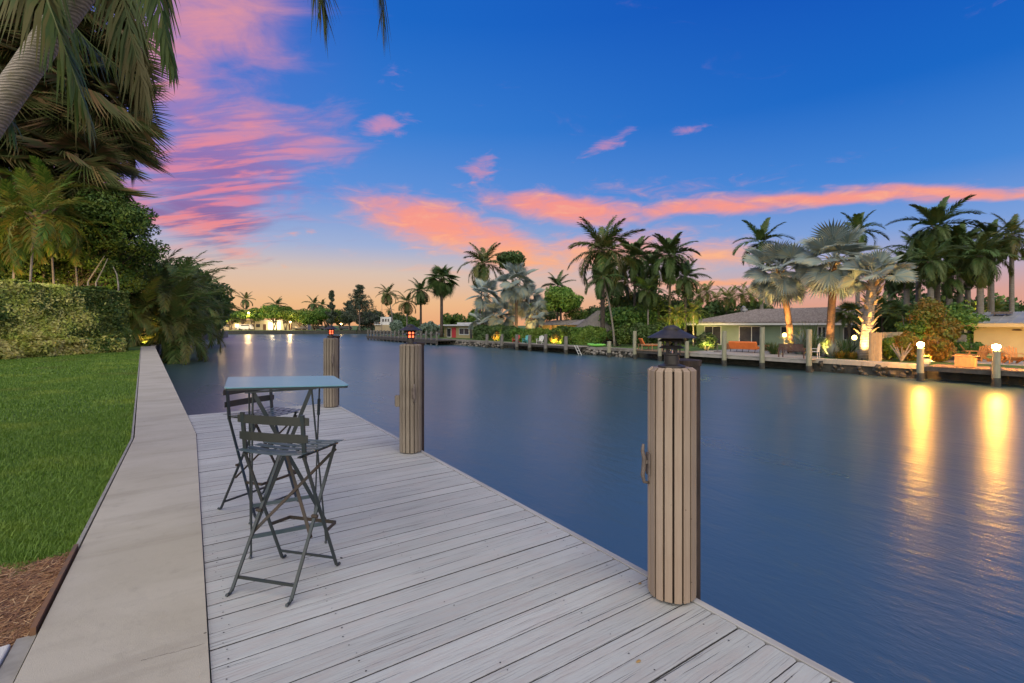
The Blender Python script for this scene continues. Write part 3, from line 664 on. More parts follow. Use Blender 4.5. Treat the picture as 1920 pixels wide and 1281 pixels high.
def ribbon_frond(L, droop, nl, ll, wl, seed=0, hang=.35, vee=.25, sweep=50, tipdroop=.5, pts=None, seg2=True):
    """feather frond along +x, rachis arching down by `droop` radians; returns mesh data"""
    r = np.random.default_rng(seed); N = 26
    if pts is None:
        th = -droop*np.linspace(0, 1, N)**1.25
        d = np.stack([np.cos(th), np.zeros(N), np.sin(th)], 1)*(L/(N-1)); P = np.concatenate([[np.zeros(3)], np.cumsum(d[:-1], 0)])
        side = r.normal(0, .04)*np.linspace(0, 1, N)**2*L; P[:, 1] += side
    else:
        P = np.array(pts, float)
        seg = np.concatenate([[0], np.cumsum(np.linalg.norm(np.diff(P, axis=0), axis=1))]); u = np.linspace(0, seg[-1], N)
        # smooth by Catmull-like interpolation
        from_idx = np.stack([np.interp(u, seg, P[:, i]) for i in range(3)], 1)
        kn = np.array([.25, .5, .25]); 
        for _ in range(3):
            q = from_idx.copy(); q[1:-1] = from_idx[:-2]*.25+from_idx[1:-1]*.5+from_idx[2:]*.25; from_idx = q
        P = from_idx; L = seg[-1]
    T = np.gradient(P, axis=0); T /= np.linalg.norm(T, axis=1)[:, None]
    up = np.array([0, 0, 1.0]); Sd = np.cross(T, up); sl = np.linalg.norm(Sd, axis=1); 
    for i in range(N):
        if sl[i] < .25: Sd[i] = Sd[i-1] if i else np.array([0, 1, 0])
    Sd /= np.linalg.norm(Sd, axis=1)[:, None]; U = np.cross(Sd, T)
    V = []; F = []
    mb = MB()
    rr_ = np.linspace(.022, .004, N)*L/4
    us = np.linspace(.10, 1, nl)
    for sgn in (-1, 1):
        for u in us:
            u = min(1, max(0, u+r.normal(0, .004))); x = u*(N-1); i = min(int(x), N-2); f = x-i
            p = P[i]*(1-f)+P[i+1]*f; t = T[i]; s = Sd[i]*sgn; w = U[i]
            l = ll*(.42+.58*math.sin(math.pi*min(1, (u*.86+.14))**.8))*r.uniform(.85, 1.1)
            if u > .93: l *= .75
            a = R(sweep+(-25)*u**2+r.normal(0, 5))   # angle from rachis
            dr = t*math.cos(a)+s*math.sin(a)+w*(vee+r.normal(0, .12)); dr /= np.linalg.norm(dr)
            mid = p+dr*l*.5+np.array([0, 0, -hang*.16*l]); tip = p+dr*l*.93+np.array([0, 0, -hang*l*r.uniform(.6, 1.3)])
            wv_ = np.cross(dr, s*.2+w); wv_ /= (np.linalg.norm(wv_)+1e-9); wv_ = wv_*wl/2
            b = len(mb.v)
            if seg2:
                mb.v += [tuple(p-wv_*.5), tuple(p+wv_*.5), tuple(mid+wv_), tuple(mid-wv_), tuple(tip)]
                mb.f += [(b, b+1, b+2, b+3), (b+3, b+2, b+4)]
            else:
                mb.v += [tuple(p), tuple(mid+wv_), tuple(tip), tuple(mid-wv_)]; mb.f += [(b, b+1, b+2, b+3)]
    b = len(mb.v)
    for i in range(N):
        for q in ((0, 0, 1), (0, .9, -.5), (0, -.9, -.5)): mb.v.append(tuple(P[i]+(Sd[i]*q[1]+U[i]*q[2])*rr_[i]))
    for i in range(N-1):
        for j in range(3): mb.f.append((b+i*3+j, b+i*3+(j+1) % 3, b+(i+1)*3+(j+1) % 3, b+(i+1)*3+j))
    return mb
def fan_leaf(pet, rad, nseg=30, spread=250, droop=.25, seed=0, split=.55, curl=.3, tipdrop=.25, w_mult=1.0):
    """palmate leaf: stalk along +x then a pleated fan"""
    r = np.random.default_rng(seed); mb = MB()
    N = 6; pts = []
    for i in range(N+1):
        u = i/N; pts.append((pet*u*math.cos(droop*u*.6), 0, -pet*.5*droop*u*u))
    mb.tube(pts, [rad*.03*(1-.5*i/N) for i in range(N+1)], 4)
    hub = np.array(pts[-1]); base_t = np.array([math.cos(droop), 0, -math.sin(droop)]); sd = np.array([0, 1.0, 0]); up = np.cross(base_t, sd)*-1
    up = np.array([math.sin(droop), 0, math.cos(droop)])
    for i in range(nseg):
        a0 = R(-spread/2+spread*i/nseg); a1 = R(-spread/2+spread*(i+1)/nseg); am = (a0+a1)/2
        def pt(a, q, lift):
            # centre of the fan folds down the middle and curls at the sides
            fold = abs(math.sin(a))*curl
            v = base_t*math.cos(a)+sd*math.sin(a); v = v*q
            z = up*(lift+fold*q*.55)
            return hub+v+z-np.array([0, 0, 1])*tipdrop*max(0, q/rad-.45)**2*rad*1.6
        l = rad*(.80+.20*math.cos(am*.8))*r.uniform(.93, 1.05); pl = rad*.035
        q = l*split; b = len(mb.v)
        tw = (a1-a0)*.5
        mb.v += [tuple(hub), tuple(pt(a0, q, -pl)), tuple(pt(am, q, pl)), tuple(pt(a1, q, -pl)), tuple(pt(am+r.normal(0, .02), l, -pl*.5-r.uniform(0, .05)*rad))]
        mb.f += [(b, b+1, b+2), (b, b+2, b+3), (b+1, b+4, b+2), (b+2, b+4, b+3)]
    return mb
def mk(mb, name, mat): return mb.mesh(name, mat)
FR = {}
for nm, mat, L, ll, nl, wl, hang in (('arch', LM['arch'], 4.4, 1.0, 60, .07, .40), ('coco', LM['coco'], 4.2, 1.1, 54, .10, .45), ('cocod', LM['coco_dark'], 4.2, 1.1, 54, .11, .5), ('royal', LM['coco_dark'], 3.6, .95, 58, .11, .3), ('areca', LM['areca'], 2.6, .62, 34, .06, .3)):
    FR[nm] = [mk(ribbon_frond(L, dr, nl, ll, wl, seed=i+int(L*10), hang=hang, vee=(.5 if nm == 'royal' and i % 2 else .2)), 'frond', mat) for i, dr in enumerate((.75, 1.15, 1.6, 2.0))]
FR['silver'] = [mk(fan_leaf(1.15, 1.25, 30, 260, d_, i, .62, .35, .18), 'frond', LM['silver']) for i, d_ in enumerate((.1, .3, .55))]
FR['washy'] = [mk(fan_leaf(1.0, 1.2, 30, 230, d_, i+9, .45, .25, .55), 'frond', LM['coco_dark']) for i, d_ in enumerate((.1, .35, .6))]
def crown(kind, t, n, top, scale, rng, pmin=-55, pmax=80, tilt=(0, 0), bias=None, name='frond'):
    """n leaves spiralling round the growing point; steep young leaves first, old ones hanging"""
    for i in range(n):
        u = i/(n-1); az = i*2.39996+rng.uniform(-.2, .2); pitch = R(pmax+(pmin-pmax)*u**.85+rng.uniform(-7, 7))
        ms = FR[kind]; v = min(len(ms)-1, int(u*len(ms)*.99+rng.uniform(-.4, .6))); v = max(0, v)
        o = link(name, ms[v], t, top); s = scale*rng.uniform(.88, 1.08)*(.9 if u < .12 else 1)
        o.scale = (s, s, s); rl = .75 if kind in ('silver', 'fan', 'washy') else .3
        o.rotation_euler = Euler((rng.uniform(-rl, rl), -pitch, az), 'XYZ')
def trunk_mb(h, r0, r1, lean, n=10, seg=9, bulge=.0, curve=1.6):
    mb = MB(); pts = []; rad = []
    for i in range(seg+1):
        u = i/seg; pts.append((lean[0]*u**curve, lean[1]*u**curve, h*u)); rad.append(r0+(r1-r0)*u+bulge*math.sin(math.pi*u)+(.35*r0*max(0, 1-u*9)))
    return mb.tube(pts, rad, n)
def palm(name, label, base, h, kind, n=18, scale=1.0, r0=.20, r1=.13, lean=(0, 0), mat='ptrunk', pmin=-50, pmax=80, seed=0, group=None, shaft=False, skirt=0, boots=0, cat='palm tree'):
    rng = random.Random(seed+17); t = thing(name, label, cat, base, 0, group)
    top = Vector((lean[0], lean[1], h))
    th = h-(.9*scale if shaft else 0)
    q = th/h; obj('trunk', trunk_mb(th, r0, r1, (lean[0]*q**1.6, lean[1]*q**1.6)), M[mat], t, smooth=True)
    if shaft: obj('crownshaft', MB().tube([(lean[0]*q, lean[1]*q, th-.05), (lean[0]*.97, lean[1]*.97, th+.35*scale), (lean[0], lean[1], h+.15)], [r1*1.15, r1*1.3, r1*.7], 10), M['shaft'], t, smooth=True)
    else:
        mb = MB(); 
        for i in range(14):
            a = i*2.4; z = h-.15-.045*i; d_ = Vector((math.cos(a), math.sin(a), 0)); p = Vector((lean[0], lean[1], z))+d_*r1*.7
            mb.bar(p, p+d_*.35*scale+Vector((0, 0, .38*scale)), .10*scale, .03)
        o = obj('leaf_bases', mb, M['boots'], t); o['kind'] = 'stuff'
    crown(kind, t, n, top, scale, rng, pmin, pmax)
    if skirt:
        for i in range(skirt):
            a = i*2.39; o = link('dead_frond', DEADF[i % 2], t, top-Vector((0, 0, .2+.35*scale*i/skirt))); s = scale*.8; o.scale = (s, s, s*1.0); o.rotation_euler = (0, R(rng.uniform(58, 78)), a)
    if boots:
        for i in range(boots):
            a = i*2.39996; u = i/boots; z = h*(.30+.62*u); rr1 = r0*1.15+(.04); d_ = Vector((math.cos(a), math.sin(a), 0)); p = Vector((lean[0]*u, lean[1]*u, z))+d_*rr1*.8
            mb = MB().bar(p, p+d_*.20+Vector((0, 0, .22)), .17, .05).bar(p+d_*.20+Vector((0, 0, .22)), p+d_*.34+Vector((0, 0, .30)), .09, .03)
            obj('leaf_boot', mb, M['boots'], t)
    return t
DEADF = [mk(fan_leaf(.7, 1.0, 18, 120, .5, i+40, .5, .1, .5), 'dead_frond', LM['dead_fan']) for i in range(2)]
# -------- broad-leaved crowns
def leaf_cloud(centers, radii, n, size, rng, flat=.75, up=0.25, elong=1.9):
    """n leaf-sized rhombi spread in the outer part of many clumps"""
    C = np.array(centers); Rd = np.array(radii); w = Rd**2; w = w/w.sum()
    idx = rng.choice(len(C), n, p=w)
    d = rng.normal(size=(n, 3)); d /= np.linalg.norm(d, axis=1)[:, None]
    q = rng.uniform(.55, 1.08, n)**.6
    P = C[idx]+d*(Rd[idx]*q)[:, None]*np.array([1, 1, flat])
    nrm = d*.8+rng.normal(size=(n, 3))*.7+np.array([0, 0, up]); nrm /= np.linalg.norm(nrm, axis=1)[:, None]
    a = np.cross(nrm, rng.normal(size=(n, 3))); a /= np.linalg.norm(a, axis=1)[:, None]; b = np.cross(nrm, a)
    s = size*rng.uniform(.6, 1.35, n)[:, None]
    V = np.stack([P-a*s*.5*elong/1.4, P-b*s*.33, P+a*s*.5*elong/1.4, P+b*s*.33], 1).reshape(-1, 3)
    return V, np.arange(4*n).reshape(n, 4)
def tree(name, label, base, h, rx, rz, mat, nleaf=5000, size=.25, trunkr=.18, clumps=22, seed=0, group=None, barkm='bark', low=.35, cat='tree', ry=None, flat=.7, cr=.36, stems=1):
    rg = np.random.default_rng(seed+100); rng = random.Random(seed)
    t = thing(name, label, cat, base, 0, group); ry = ry or rx
    cz = h-rz
    cs = []; rs = []
    for i in range(clumps):
        dd = rg.normal(size=3); dd /= np.linalg.norm(dd); q = rg.uniform(.35, 1)**.5
        if dd[2] < -.5: dd[2] *= -.6
        c = dd*q*np.array([rx, ry, rz])*(1-cr*.75); r_ = cr*min(rx, rz*1.3)*rg.uniform(.65, 1.2)
        cs.append(c+np.array([0, 0, cz])); rs.append(r_)
    V, F = leaf_cloud(cs, rs, nleaf, size, rg, flat)
    o = link('crown', npmesh('crown', V, F, mat), t); o['kind'] = 'stuff'
    mb = MB()
    for st in range(stems):
        ox, oy = (0, 0) if stems == 1 else (rng.uniform(-.3, .3)*rx*.4, rng.uniform(-.3, .3)*rx*.4)
        mid = (ox*1.5+rng.uniform(-.1, .1)*rx, oy*1.5, max(.3, (cz-rz*low)))
        mb.tube([(ox*.4, oy*.4, -.1), ((ox*.4+mid[0])/2, (oy*.4+mid[1])/2, mid[2]*.5), mid], [trunkr*1.25, trunkr, trunkr*.75], 8)
        for i in range(0, clumps, max(1, stems)):
            c = cs[(i+st) % clumps]; m1 = ((mid[0]+c[0])/2+rng.uniform(-.1, .1)*rx, (mid[1]+c[1])/2, (mid[2]*.35+c[2]*.65)); mb.tube([mid, m1, tuple(c)], [trunkr*.5, trunkr*.28, trunkr*.10], 5, cap=False)
    obj('trunk', mb, M[barkm], t, smooth=True)
    return t
def bush(name, label, base, rx, ry, h, mat, nleaf=2500, size=.15, seed=0, group=None, cat='shrub', stems=5, boxy=False, mat2=None):
    rg = np.random.default_rng(seed+300); t = thing(name, label, cat, base, 0, group)
    cs = []; rs = []
    for i in range(26):
        if boxy: c = rg.uniform(-1, 1, 3)*np.array([rx, ry, h/2])*.82+np.array([0, 0, h/2])
        else:
            dd = rg.normal(size=3); dd /= np.linalg.norm(dd); c = dd*np.array([rx, ry, h*.5])*.72*rg.uniform(.4, 1)**.5+np.array([0, 0, h*.5])
        cs.append(c); rs.append(rg.uniform(.22, .36)*min(rx*1.3, h*.6, 1.6 if boxy else 9))
    V, F = leaf_cloud(cs, rs, nleaf, size, rg, .9)
    V[:, 2] = np.maximum(V[:, 2], .02)
    o = link('foliage', npmesh('foliage', V, F, mat), t); o['kind'] = 'stuff'
    mb = MB(); rng = random.Random(seed)
    for i in range(stems):
        a = i*2.4; mb.tube([(math.cos(a)*.1*rx, math.sin(a)*.1*ry, -.05), (math.cos(a)*.4*rx, math.sin(a)*.4*ry, h*.5), (math.cos(a)*.55*rx, math.sin(a)*.55*ry, h*.8)], [.03+.01*h, .02+.007*h, .01], 5)
    o = obj('stem', mb, M['bark'], t, smooth=True); o['kind'] = 'stuff'
    return t
def hedge_box(name, label, p0, p1, depth, h, mats, n, size, seed=0, bumpy=.12, cat='hedge', side=1, wob=.0, group=None):
    """clipped hedge between p0 and p1 (front face line), growing away by depth"""
    rg = np.random.default_rng(seed+500); p0 = Vector(p0); p1 = Vector(p1); L = (p1-p0).length; ax = (p1-p0).normalized()
    t = thing(name, label, cat, p0, math.atan2(ax.y, ax.x), group)      # local x along, y away (side)
    areas = {'front': L*h, 'top': L*depth, 'endA': depth*h, 'endB': depth*h}
    tot = sum(areas.values()); parts = []
    for key, ar in areas.items():
        m_ = int(n*ar/tot); u = rg.uniform(0, 1, m_); v = rg.uniform(0, 1, m_)
        if key == 'front': P = np.stack([u*L, np.zeros(m_), v*h], 1); nn = (0, -1, 0)
        elif key == 'top': P = np.stack([u*L, v*depth, np.full(m_, h)], 1); nn = (0, 0, 1)
        elif key == 'endA': P = np.stack([np.zeros(m_), u*depth, v*h], 1); nn = (-1, 0, 0)
        else: P = np.stack([np.full(m_, L), u*depth, v*h], 1); nn = (1, 0, 0)
        nn = np.array(nn, float)
        off = bumpy*(np.sin(P[:, 0]*3.1+P[:, 2]*2.3)+np.sin(P[:, 0]*1.3-P[:, 2]*4.1+P[:, 1]*2)+rg.normal(0, .8, m_))*.55
        P = P+nn*off[:, None]; parts.append((P, np.repeat(nn[None], m_, 0)))
    P = np.concatenate([a for a, _ in parts]); Nn = np.concatenate([b for _, b in parts]); P[:, 1] *= side; Nn[:, 1] *= side
    # rounded shoulders
    m_ = len(P); nrm = Nn*.9+rg.normal(size=(m_, 3))*.55+np.array([0, 0, .35]); nrm /= np.linalg.norm(nrm, axis=1)[:, None]
    a = np.cross(nrm, rg.normal(size=(m_, 3))); a /= np.linalg.norm(a, axis=1)[:, None]; b = np.cross(nrm, a); s = size*rg.uniform(.6, 1.4, m_)[:, None]
    V = np.stack([P-a*s*.65, P-b*s*.33, P+a*s*.65, P+b*s*.33], 1)
    # split into patches of different leaf colour
    if len(mats) > 1:
        f = np.sin(P[:, 0]*.75+1.0)+np.sin(P[:, 0]*2.1+P[:, 2]*1.7)*.6+np.sin(P[:, 2]*2.6-P[:, 0]*.9)*.5+rg.normal(0, .75, m_)
        lim = wob; sel = f > lim+(P[:, 0]/L*1.9)-1.2+.25*P[:, 2]
        groups = [(~sel, mats[0]), (sel, mats[1])]
    else: groups = [(np.ones(m_, bool), mats[0])]
    for g_, mt in groups:
        VV = V[g_].reshape(-1, 3); o = link('foliage', npmesh('foliage', VV, np.arange(len(VV)).reshape(-1, 4), mt), t); o['kind'] = 'stuff'
    i_ = bumpy*1.2
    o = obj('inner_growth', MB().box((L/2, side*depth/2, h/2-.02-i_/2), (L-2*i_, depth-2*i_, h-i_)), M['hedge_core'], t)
    return t
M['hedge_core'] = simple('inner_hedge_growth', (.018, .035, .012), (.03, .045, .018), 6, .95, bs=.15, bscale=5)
def spot(p, target, power, ang, color, label, r=.05):
    t = thing('garden_spotlight', label, 'spotlight', p, 0, 'garden spotlights under the far palms')
    obj('housing', MB().lathe([(.05, 0), (.06, .02), (.06, .14), (.05, .14), (.045, .10)], 12), M['bronze'], t)
    obj('stake', MB().lathe([(.015, -.12), (.015, .01)], 6), M['bronze'], t)
    l = bpy.data.lights.new('spotlight_lamp', 'SPOT'); l.energy = power*3.4; l.spot_size = R(ang); l.spot_blend = .8; l.color = color; l.shadow_soft_size = r
    o = bpy.data.objects.new('spotlight_lamp', l); COL.objects.link(o); o.parent = t; o.location = (0, 0, .2)
    d_ = Vector(target)-Vector(p)-Vector((0, 0, .2)); o.rotation_euler = (-d_).to_track_quat('Z', 'Y').to_euler(); return t
# ================================================================== near bank: grass, straw, hedge, palms
def blades(name, n_, poly_fn, hgt, wid, mat, rg, zb=LZ-.03, lean=.45, seg=True):
    P = poly_fn(n_, rg); n = len(P); az = rg.uniform(0, 2*np.pi, n); h = hgt*rg.uniform(.55, 1.25, n); w = wid*rg.uniform(.7, 1.3, n)
    dx = np.cos(az); dy = np.sin(az); l = rg.uniform(.1, lean*2, n)*h
    sx = -dy*w/2; sy_ = dx*w/2
    z0 = np.full(n, zb); m1 = .55
    a = np.stack([P[:, 0]-sx, P[:, 1]-sy_, z0], 1); b = np.stack([P[:, 0]+sx, P[:, 1]+sy_, z0], 1)
    c = np.stack([P[:, 0]+dx*l*.3+sx*.8, P[:, 1]+dy*l*.3+sy_*.8, z0+h*m1], 1); d_ = np.stack([P[:, 0]+dx*l*.3-sx*.8, P[:, 1]+dy*l*.3-sy_*.8, z0+h*m1], 1)
    e = np.stack([P[:, 0]+dx*l, P[:, 1]+dy*l, z0+h*.97], 1)
    V = np.stack([a, b, c, d_, e], 1).reshape(-1, 3); base = np.arange(n)[:, None]*5
    T = np.concatenate([base+np.array([0, 1, 2]), base+np.array([0, 2, 3]), base+np.array([3, 2, 4])], 0)
    return V, T
def lawn_pts(dmin, dmax):
    def fn(n, rg):
        out = []; tot = 0
        while tot < n:
            r_ = np.sqrt(rg.uniform(dmin**2, dmax**2, n)); a = rg.uniform(R(-62+YAW), R(0+YAW), n)
            u = r_*np.sin(a); v = r_*np.cos(a)
            # wall edge
            xe = np.where(v < 7.96, -.645, -.645-(v-7.96)*2.19/33.94)
            lim = 4.2+.10*np.sin(u*9)+.06*np.sin(u*23)
            ok = (u < xe) & (v > lim) & (u > -26)
            # stop at the hedge line
            hx = hedgeP0; hd = (hedgeP1-hedgeP0).normalized(); nx_ = -hd.y; ny_ = hd.x
            dist = (u-hx.x)*nx_+(v-hx.y)*ny_
            ok &= dist < .25
            out.append(np.stack([u[ok], v[ok]], 1)); tot += ok.sum()
        return np.concatenate(out)[:n]
    return fn
hedgeP1 = ground(241, 657, LZ); hedgeP0 = ground(0, 672, LZ); hdir = (hedgeP1-hedgeP0).normalized(); hedgeP0 = hedgeP0-hdir*7
rg = np.random.default_rng(5)
VV = []; TT = []; off = 0
for dmin, dmax, cnt, hh_, ww in ((3.6, 6.5, 85000, .042, .0042), (6.5, 11, 90000, .042, .0065), (11, 20, 85000, .045, .011), (20, 37, 60000, .05, .02)):
    V, T = blades('g', cnt, lawn_pts(dmin, dmax), hh_, ww, None, rg); VV.append(V); TT.append(T+off); off += len(V)
V, T = blades('g', 5000, lawn_pts(3.6, 7.5), .07, .005, None, rg, lean=.8); VV.append(V); TT.append(T+off)
o = link('grass', npmesh('grass', np.concatenate(VV), np.concatenate(TT), M['grass'])); o['kind'] = 'stuff'; o['label'] = 'thick green lawn grass left of the seawall cap'; o['category'] = 'grass'
# pine straw
o = obj('straw_bed', MB().prism([(-.637, 3.17), (-.637, 4.27), (-2.4, 4.6), (-2.4, 3.0)], -.1, -.040), M['straw']); o['kind'] = 'structure'
n = 16000; u = rg.uniform(-1.75, -.65, n); v = rg.uniform(3.14, 4.36, n); ok = v < 4.24+.10*np.sin(u*9)+.14*(-u-.6); ok &= v > 3.19+(.10*(u+.69)*(u < -.69)); u = u[ok]; v = v[ok]; n = len(u)
az_ = rg.normal(.5, .9, n); L_ = rg.uniform(.03, .11, n); w_ = rg.uniform(.0010, .0022, n); z_ = -.038+rg.uniform(0, .028, n)*(0.4+.6*np.sin(u*14+v*9)**2); tz = rg.normal(0, .22, n)*L_
dx, dy = np.cos(az_)*L_/2, np.sin(az_)*L_/2; ex, ey = -np.sin(az_)*w_, np.cos(az_)*w_
V = np.stack([np.stack([u-dx-ex, v-dy-ey, z_-tz/2], 1), np.stack([u+dx-ex, v+dy-ey, z_+tz/2], 1), np.stack([u+dx+ex, v+dy+ey, z_+tz/2+.001], 1), np.stack([u-dx+ex, v-dy+ey, z_-tz/2+.001], 1)], 1).reshape(-1, 3)
V[:, 0] = np.minimum(V[:, 0], -.638)
o = link('pine_straw', npmesh('pine_straw', V, np.arange(len(V)).reshape(-1, 4), M['needles'])); o['kind'] = 'stuff'; o['label'] = 'brown pine straw mulch in the lower left corner'; o['category'] = 'mulch'
# big clipped hedge
hedge_box('variegated_hedge', 'tall clipped hedge with yellow and dark green leaves at the end of the lawn', hedgeP0, hedgeP1, 3.2, 3.5, (LM['hedge_g'], LM['hedge_y']), 110000, .125, 1, .10, wob=-.5)
hedge_box('low_hedge', 'low strip of variegated shrubs at the foot of the tall hedge', hedgeP0-Vector((hdir.y, -hdir.x, 0))*-.75, hedgeP1-hdir*1.2-Vector((hdir.y, -hdir.x, 0))*-.75, .8, .75, (LM['hedge_g'], LM['hedge_y']), 16000, .14, 4, .16, wob=-1.0)
FR['fan'] = [mk(fan_leaf(.8, 1.25, 34, 210, d_, i+21, .40, .22, td), 'frond', LM['fan_dark']) for i, (d_, td) in enumerate(((.2, .5), (.6, .9), (1.0, 1.2)))]
# --- the leaning coconut palm whose crown is above the frame
b0 = at(0, 1); e = lambda Xd, Yd, z: Vector((Yd*sy+Xd*cy, Yd*cy-Xd*sy, z))
base = e(-7.08, 4.7, LZ); topv = e(-3.0, 4.8, 6.6)
t = thing('leaning_coconut_palm', 'ringed grey trunk of the coconut palm leaning across the top left corner', 'palm tree', base)
ln = topv-base; mb = MB(); pts = []; rad = []
for i in range(60):
    u = i/59; pts.append((ln.x*u**1.2, ln.y*u**1.2, 6.6*u)); rad.append(.132-.024*u+.0016*((i*1.0) % 2)+.10*max(0, 1-u*8))
mb.tube(pts, rad, 20); m2, k, b, out = newmat('ringed_palm_trunk'); co = k.n('ShaderNodeTexCoord').outputs['Object']
wv = k.n('ShaderNodeTexWave', wave_type='BANDS', bands_direction='Z'); k.L.new(k.mapping(co, scale=(.3, .3, 1), rot=(R(8), R(25), 0)), wv.inputs[0]); wv.inputs['Scale'].default_value = 13; wv.inputs['Distortion'].default_value = 5.0; wv.inputs['Detail'].default_value = 3; wv.inputs['Detail Scale'].default_value = 2
n_ = k.noise(co, 7, 6, .65); c = k.mix(wv.outputs['Fac'], (.20, .165, .14), (.40, .34, .29)); c = k.mix(k.ss(n_, .45, .7), c, (.22, .19, .12)); k.L.new(c, b.inputs['Base Color']); b.inputs['Roughness'].default_value = .85; bump(k, b, k.m('ADD', wv.outputs['Fac'], k.m('MULTIPLY', n_, .5)), .005)
obj('trunk', mb, m2, t, smooth=True)
def px3(px, py, Yd): return at(px, Yd, zof(py, Yd))
cr_ = px3(250, -330, 4.9)
custom = [([(250, -330, 4.9), (400, -430, 5.0), (520, -330, 5.2), (585, -120, 5.4), (610, 30, 5.5)], 1.0, .35),
          ([(250, -330, 4.9), (460, -500, 5.0), (630, -380, 5.2), (700, -150, 5.3), (722, 42, 5.4)], 1.0, .45),
          ([(250, -330, 4.9), (260, -260, 4.8), (275, -120, 4.6), (300, 10, 4.5), (322, 125, 4.5)], .45, .8),
          ([(200, -330, 4.9), (100, -260, 4.6), (60, -80, 4.2), (110, 60, 4.1), (165, 215, 4.1)], .55, .9),
          ([(200, -330, 4.9), (60, -420, 5.2), (-120, -260, 5.0), (-60, 20, 4.9), (20, 230, 4.9)], .7, .9),
          ([(220, -330, 4.9), (200, -300, 5.6), (215, -140, 6.0), (235, 20, 6.1), (275, 185, 6.1)], .75, .8),
          ([(220, -330, 4.9), (120, -300, 5.6), (60, -100, 6.2), (140, 60, 6.3), (215, 120, 6.3)], .75, .8)]
for i, (pp, ll, hg) in enumerate(custom):
    P3 = [px3(*q) for q in pp]; org = P3[0]
    mbf = ribbon_frond(1, 1, 84, ll, .030, 60+i, hg, .0, 38, pts=[tuple(q-org) for q in P3]); o = link('frond', mbf.mesh('frond', LM['coco']), t, org-base)
for i in range(8):
    a = i*.8+2; mbf = FR['coco'][i % 3]; o = link('frond', mbf, t, topv-base); o.scale = (.8, .8, .8); o.rotation_euler = (0, R(-rr.uniform(35, 75)), a)
# --- drooping fan palms behind it
def fanpalm(px, py, Yd, sc, n, label, seed, lean=(0, 0)):
    b = at(px, Yd, LZ); h = zof(py, Yd)-LZ
    t = palm('fan_palm', label, b, h, 'fan', n, sc, .17, .14, lean, 'ptrunk_dark', -95, 60, seed, 'fan palms with drooping leaves', skirt=14)
    return t
fanpalm(45, 40, 33, 2.56, 46, 'tallest drooping fan palm in the top left corner behind the leaning trunk', 1)
fanpalm(165, 40, 35, 2.56, 44, 'fan palm with leaves hanging down right of the leaning trunk', 2)
fanpalm(0, 200, 32, 2.44, 42, 'fan palm at the left edge of the photo under the leaning trunk', 3)
fanpalm(115, 170, 34, 2.56, 46, 'fan palm with brownish hanging leaves above the middle of the hedge', 4)
fanpalm(60, 320, 33, 2.20, 40, 'lowest fan palm showing just over the hedge', 5)
fanpalm(190, 200, 36, 2.44, 42, 'fan palm nearest the pink cloud at the right of the group', 6)
fanpalm(-70, 90, 31, 2.44, 30, 'fan palm whose leaves enter from beyond the left edge', 7)
fanpalm(145, 310, 33, 2.07, 36, 'fan palm hanging low between the canes and the broad tree', 8)
for i, (px, Yd, yt) in enumerate(((-20, 30.5, 375), (62, 31, 400), (135, 32.5, 395), (200, 34, 390))):
    tree('leafy_tree', ('leafy tree behind the left end of the hedge', 'leafy tree behind the pale cane stems', 'leafy tree under the drooping fan palms', 'leafy tree between the hedge end and the arching palms')[i], at(px, Yd, LZ), zof(yt, Yd)-LZ, 3.6, (zof(yt, Yd)-LZ)*.42, LM['tree_bright' if i % 2 == 0 else 'tree'], 11000, .15, .10, 60, 400+i, cr=.20, group='leafy trees behind the hedge')

# --- lit canes and trees behind the hedge
def lb(px, Yd): return at(px, Yd, LZ)
for i, (px, Yd, ytop, sc) in enumerate(((20, 28, 425, 1.25), (52, 27, 400, 1.2), (105, 29, 395, 1.25), (150, 30.5, 430, 1.1), (-40, 28, 410, 1.2), (78, 30, 360, 1.2))):
    h = zof(ytop, Yd)-LZ
    palm('cane_palm', ['slender cane palm at the left edge behind the hedge', 'second slender cane palm behind the hedge from the left edge', 'slender cane palm behind the hedge with a pale stem left of the broad tree', 'short cane palm behind the hedge nearest the broad tree', 'cane palm cut by the left edge behind the hedge', 'tallest slender cane palm rising behind the hedge'][i], lb(px, Yd), h, 'areca', 16, sc, .06, .05, (rr.uniform(-.5, .5), .2), 'pale_bark' if i != 3 else 'ptrunk', -40, 78, 30+i, 'cane palms behind the hedge')
tree('broad_tree', 'broad green tree with drooping twigs above the right half of the hedge', lb(195, 33), zof(330, 33)-LZ, 3.6, 4.3, LM['tree'], 17000, .17, .16, 50, 3, cr=.28)
tree('broad_tree', 'green tree behind the cane palms at the left edge', lb(60, 44), zof(330, 44)-LZ, 6, 5.5, LM['tree_bright'], 9000, .34, .2, 30, 4)
tree('broad_tree', 'dark tree filling the gap behind the hedge and the drooping palm', lb(150, 52), zof(370, 52)-LZ, 5.5, 5.5, LM['tree'], 8000, .36, .2, 30, 5)
tree('broad_tree', 'bright green tree beyond the left end of the hedge', lb(-60, 38), zof(400, 38)-LZ, 5, 4.5, LM['tree_bright'], 7000, .32, .2, 26, 6)
bush('bright_bush', 'yellow green bush showing over the hedge at the left edge', lb(20, 30), 2.6, 2.0, 5.2, LM['tree_bright'], 4000, .24, 6)
# slanting bare stems right of the hedge
t = thing('bare_sapling', 'pale slanting bare stems rising over the right end of the hedge', 'sapling', lb(185, 30))
for a, b_ in (((180, 530), (202, 485)), ((165, 528), (196, 480)), ((222, 535), (212, 500))):
    p, q = px3(a[0], a[1], 30)-Vector(t.location), px3(b_[0], b_[1], 30)-Vector(t.location); obj('stem', MB().tube([(p.x, p.y, 0), p, (p+q)/2+Vector((.05, 0, .1)), q], [.05, .045, .035, .02], 6), M['pale_bark'], t)
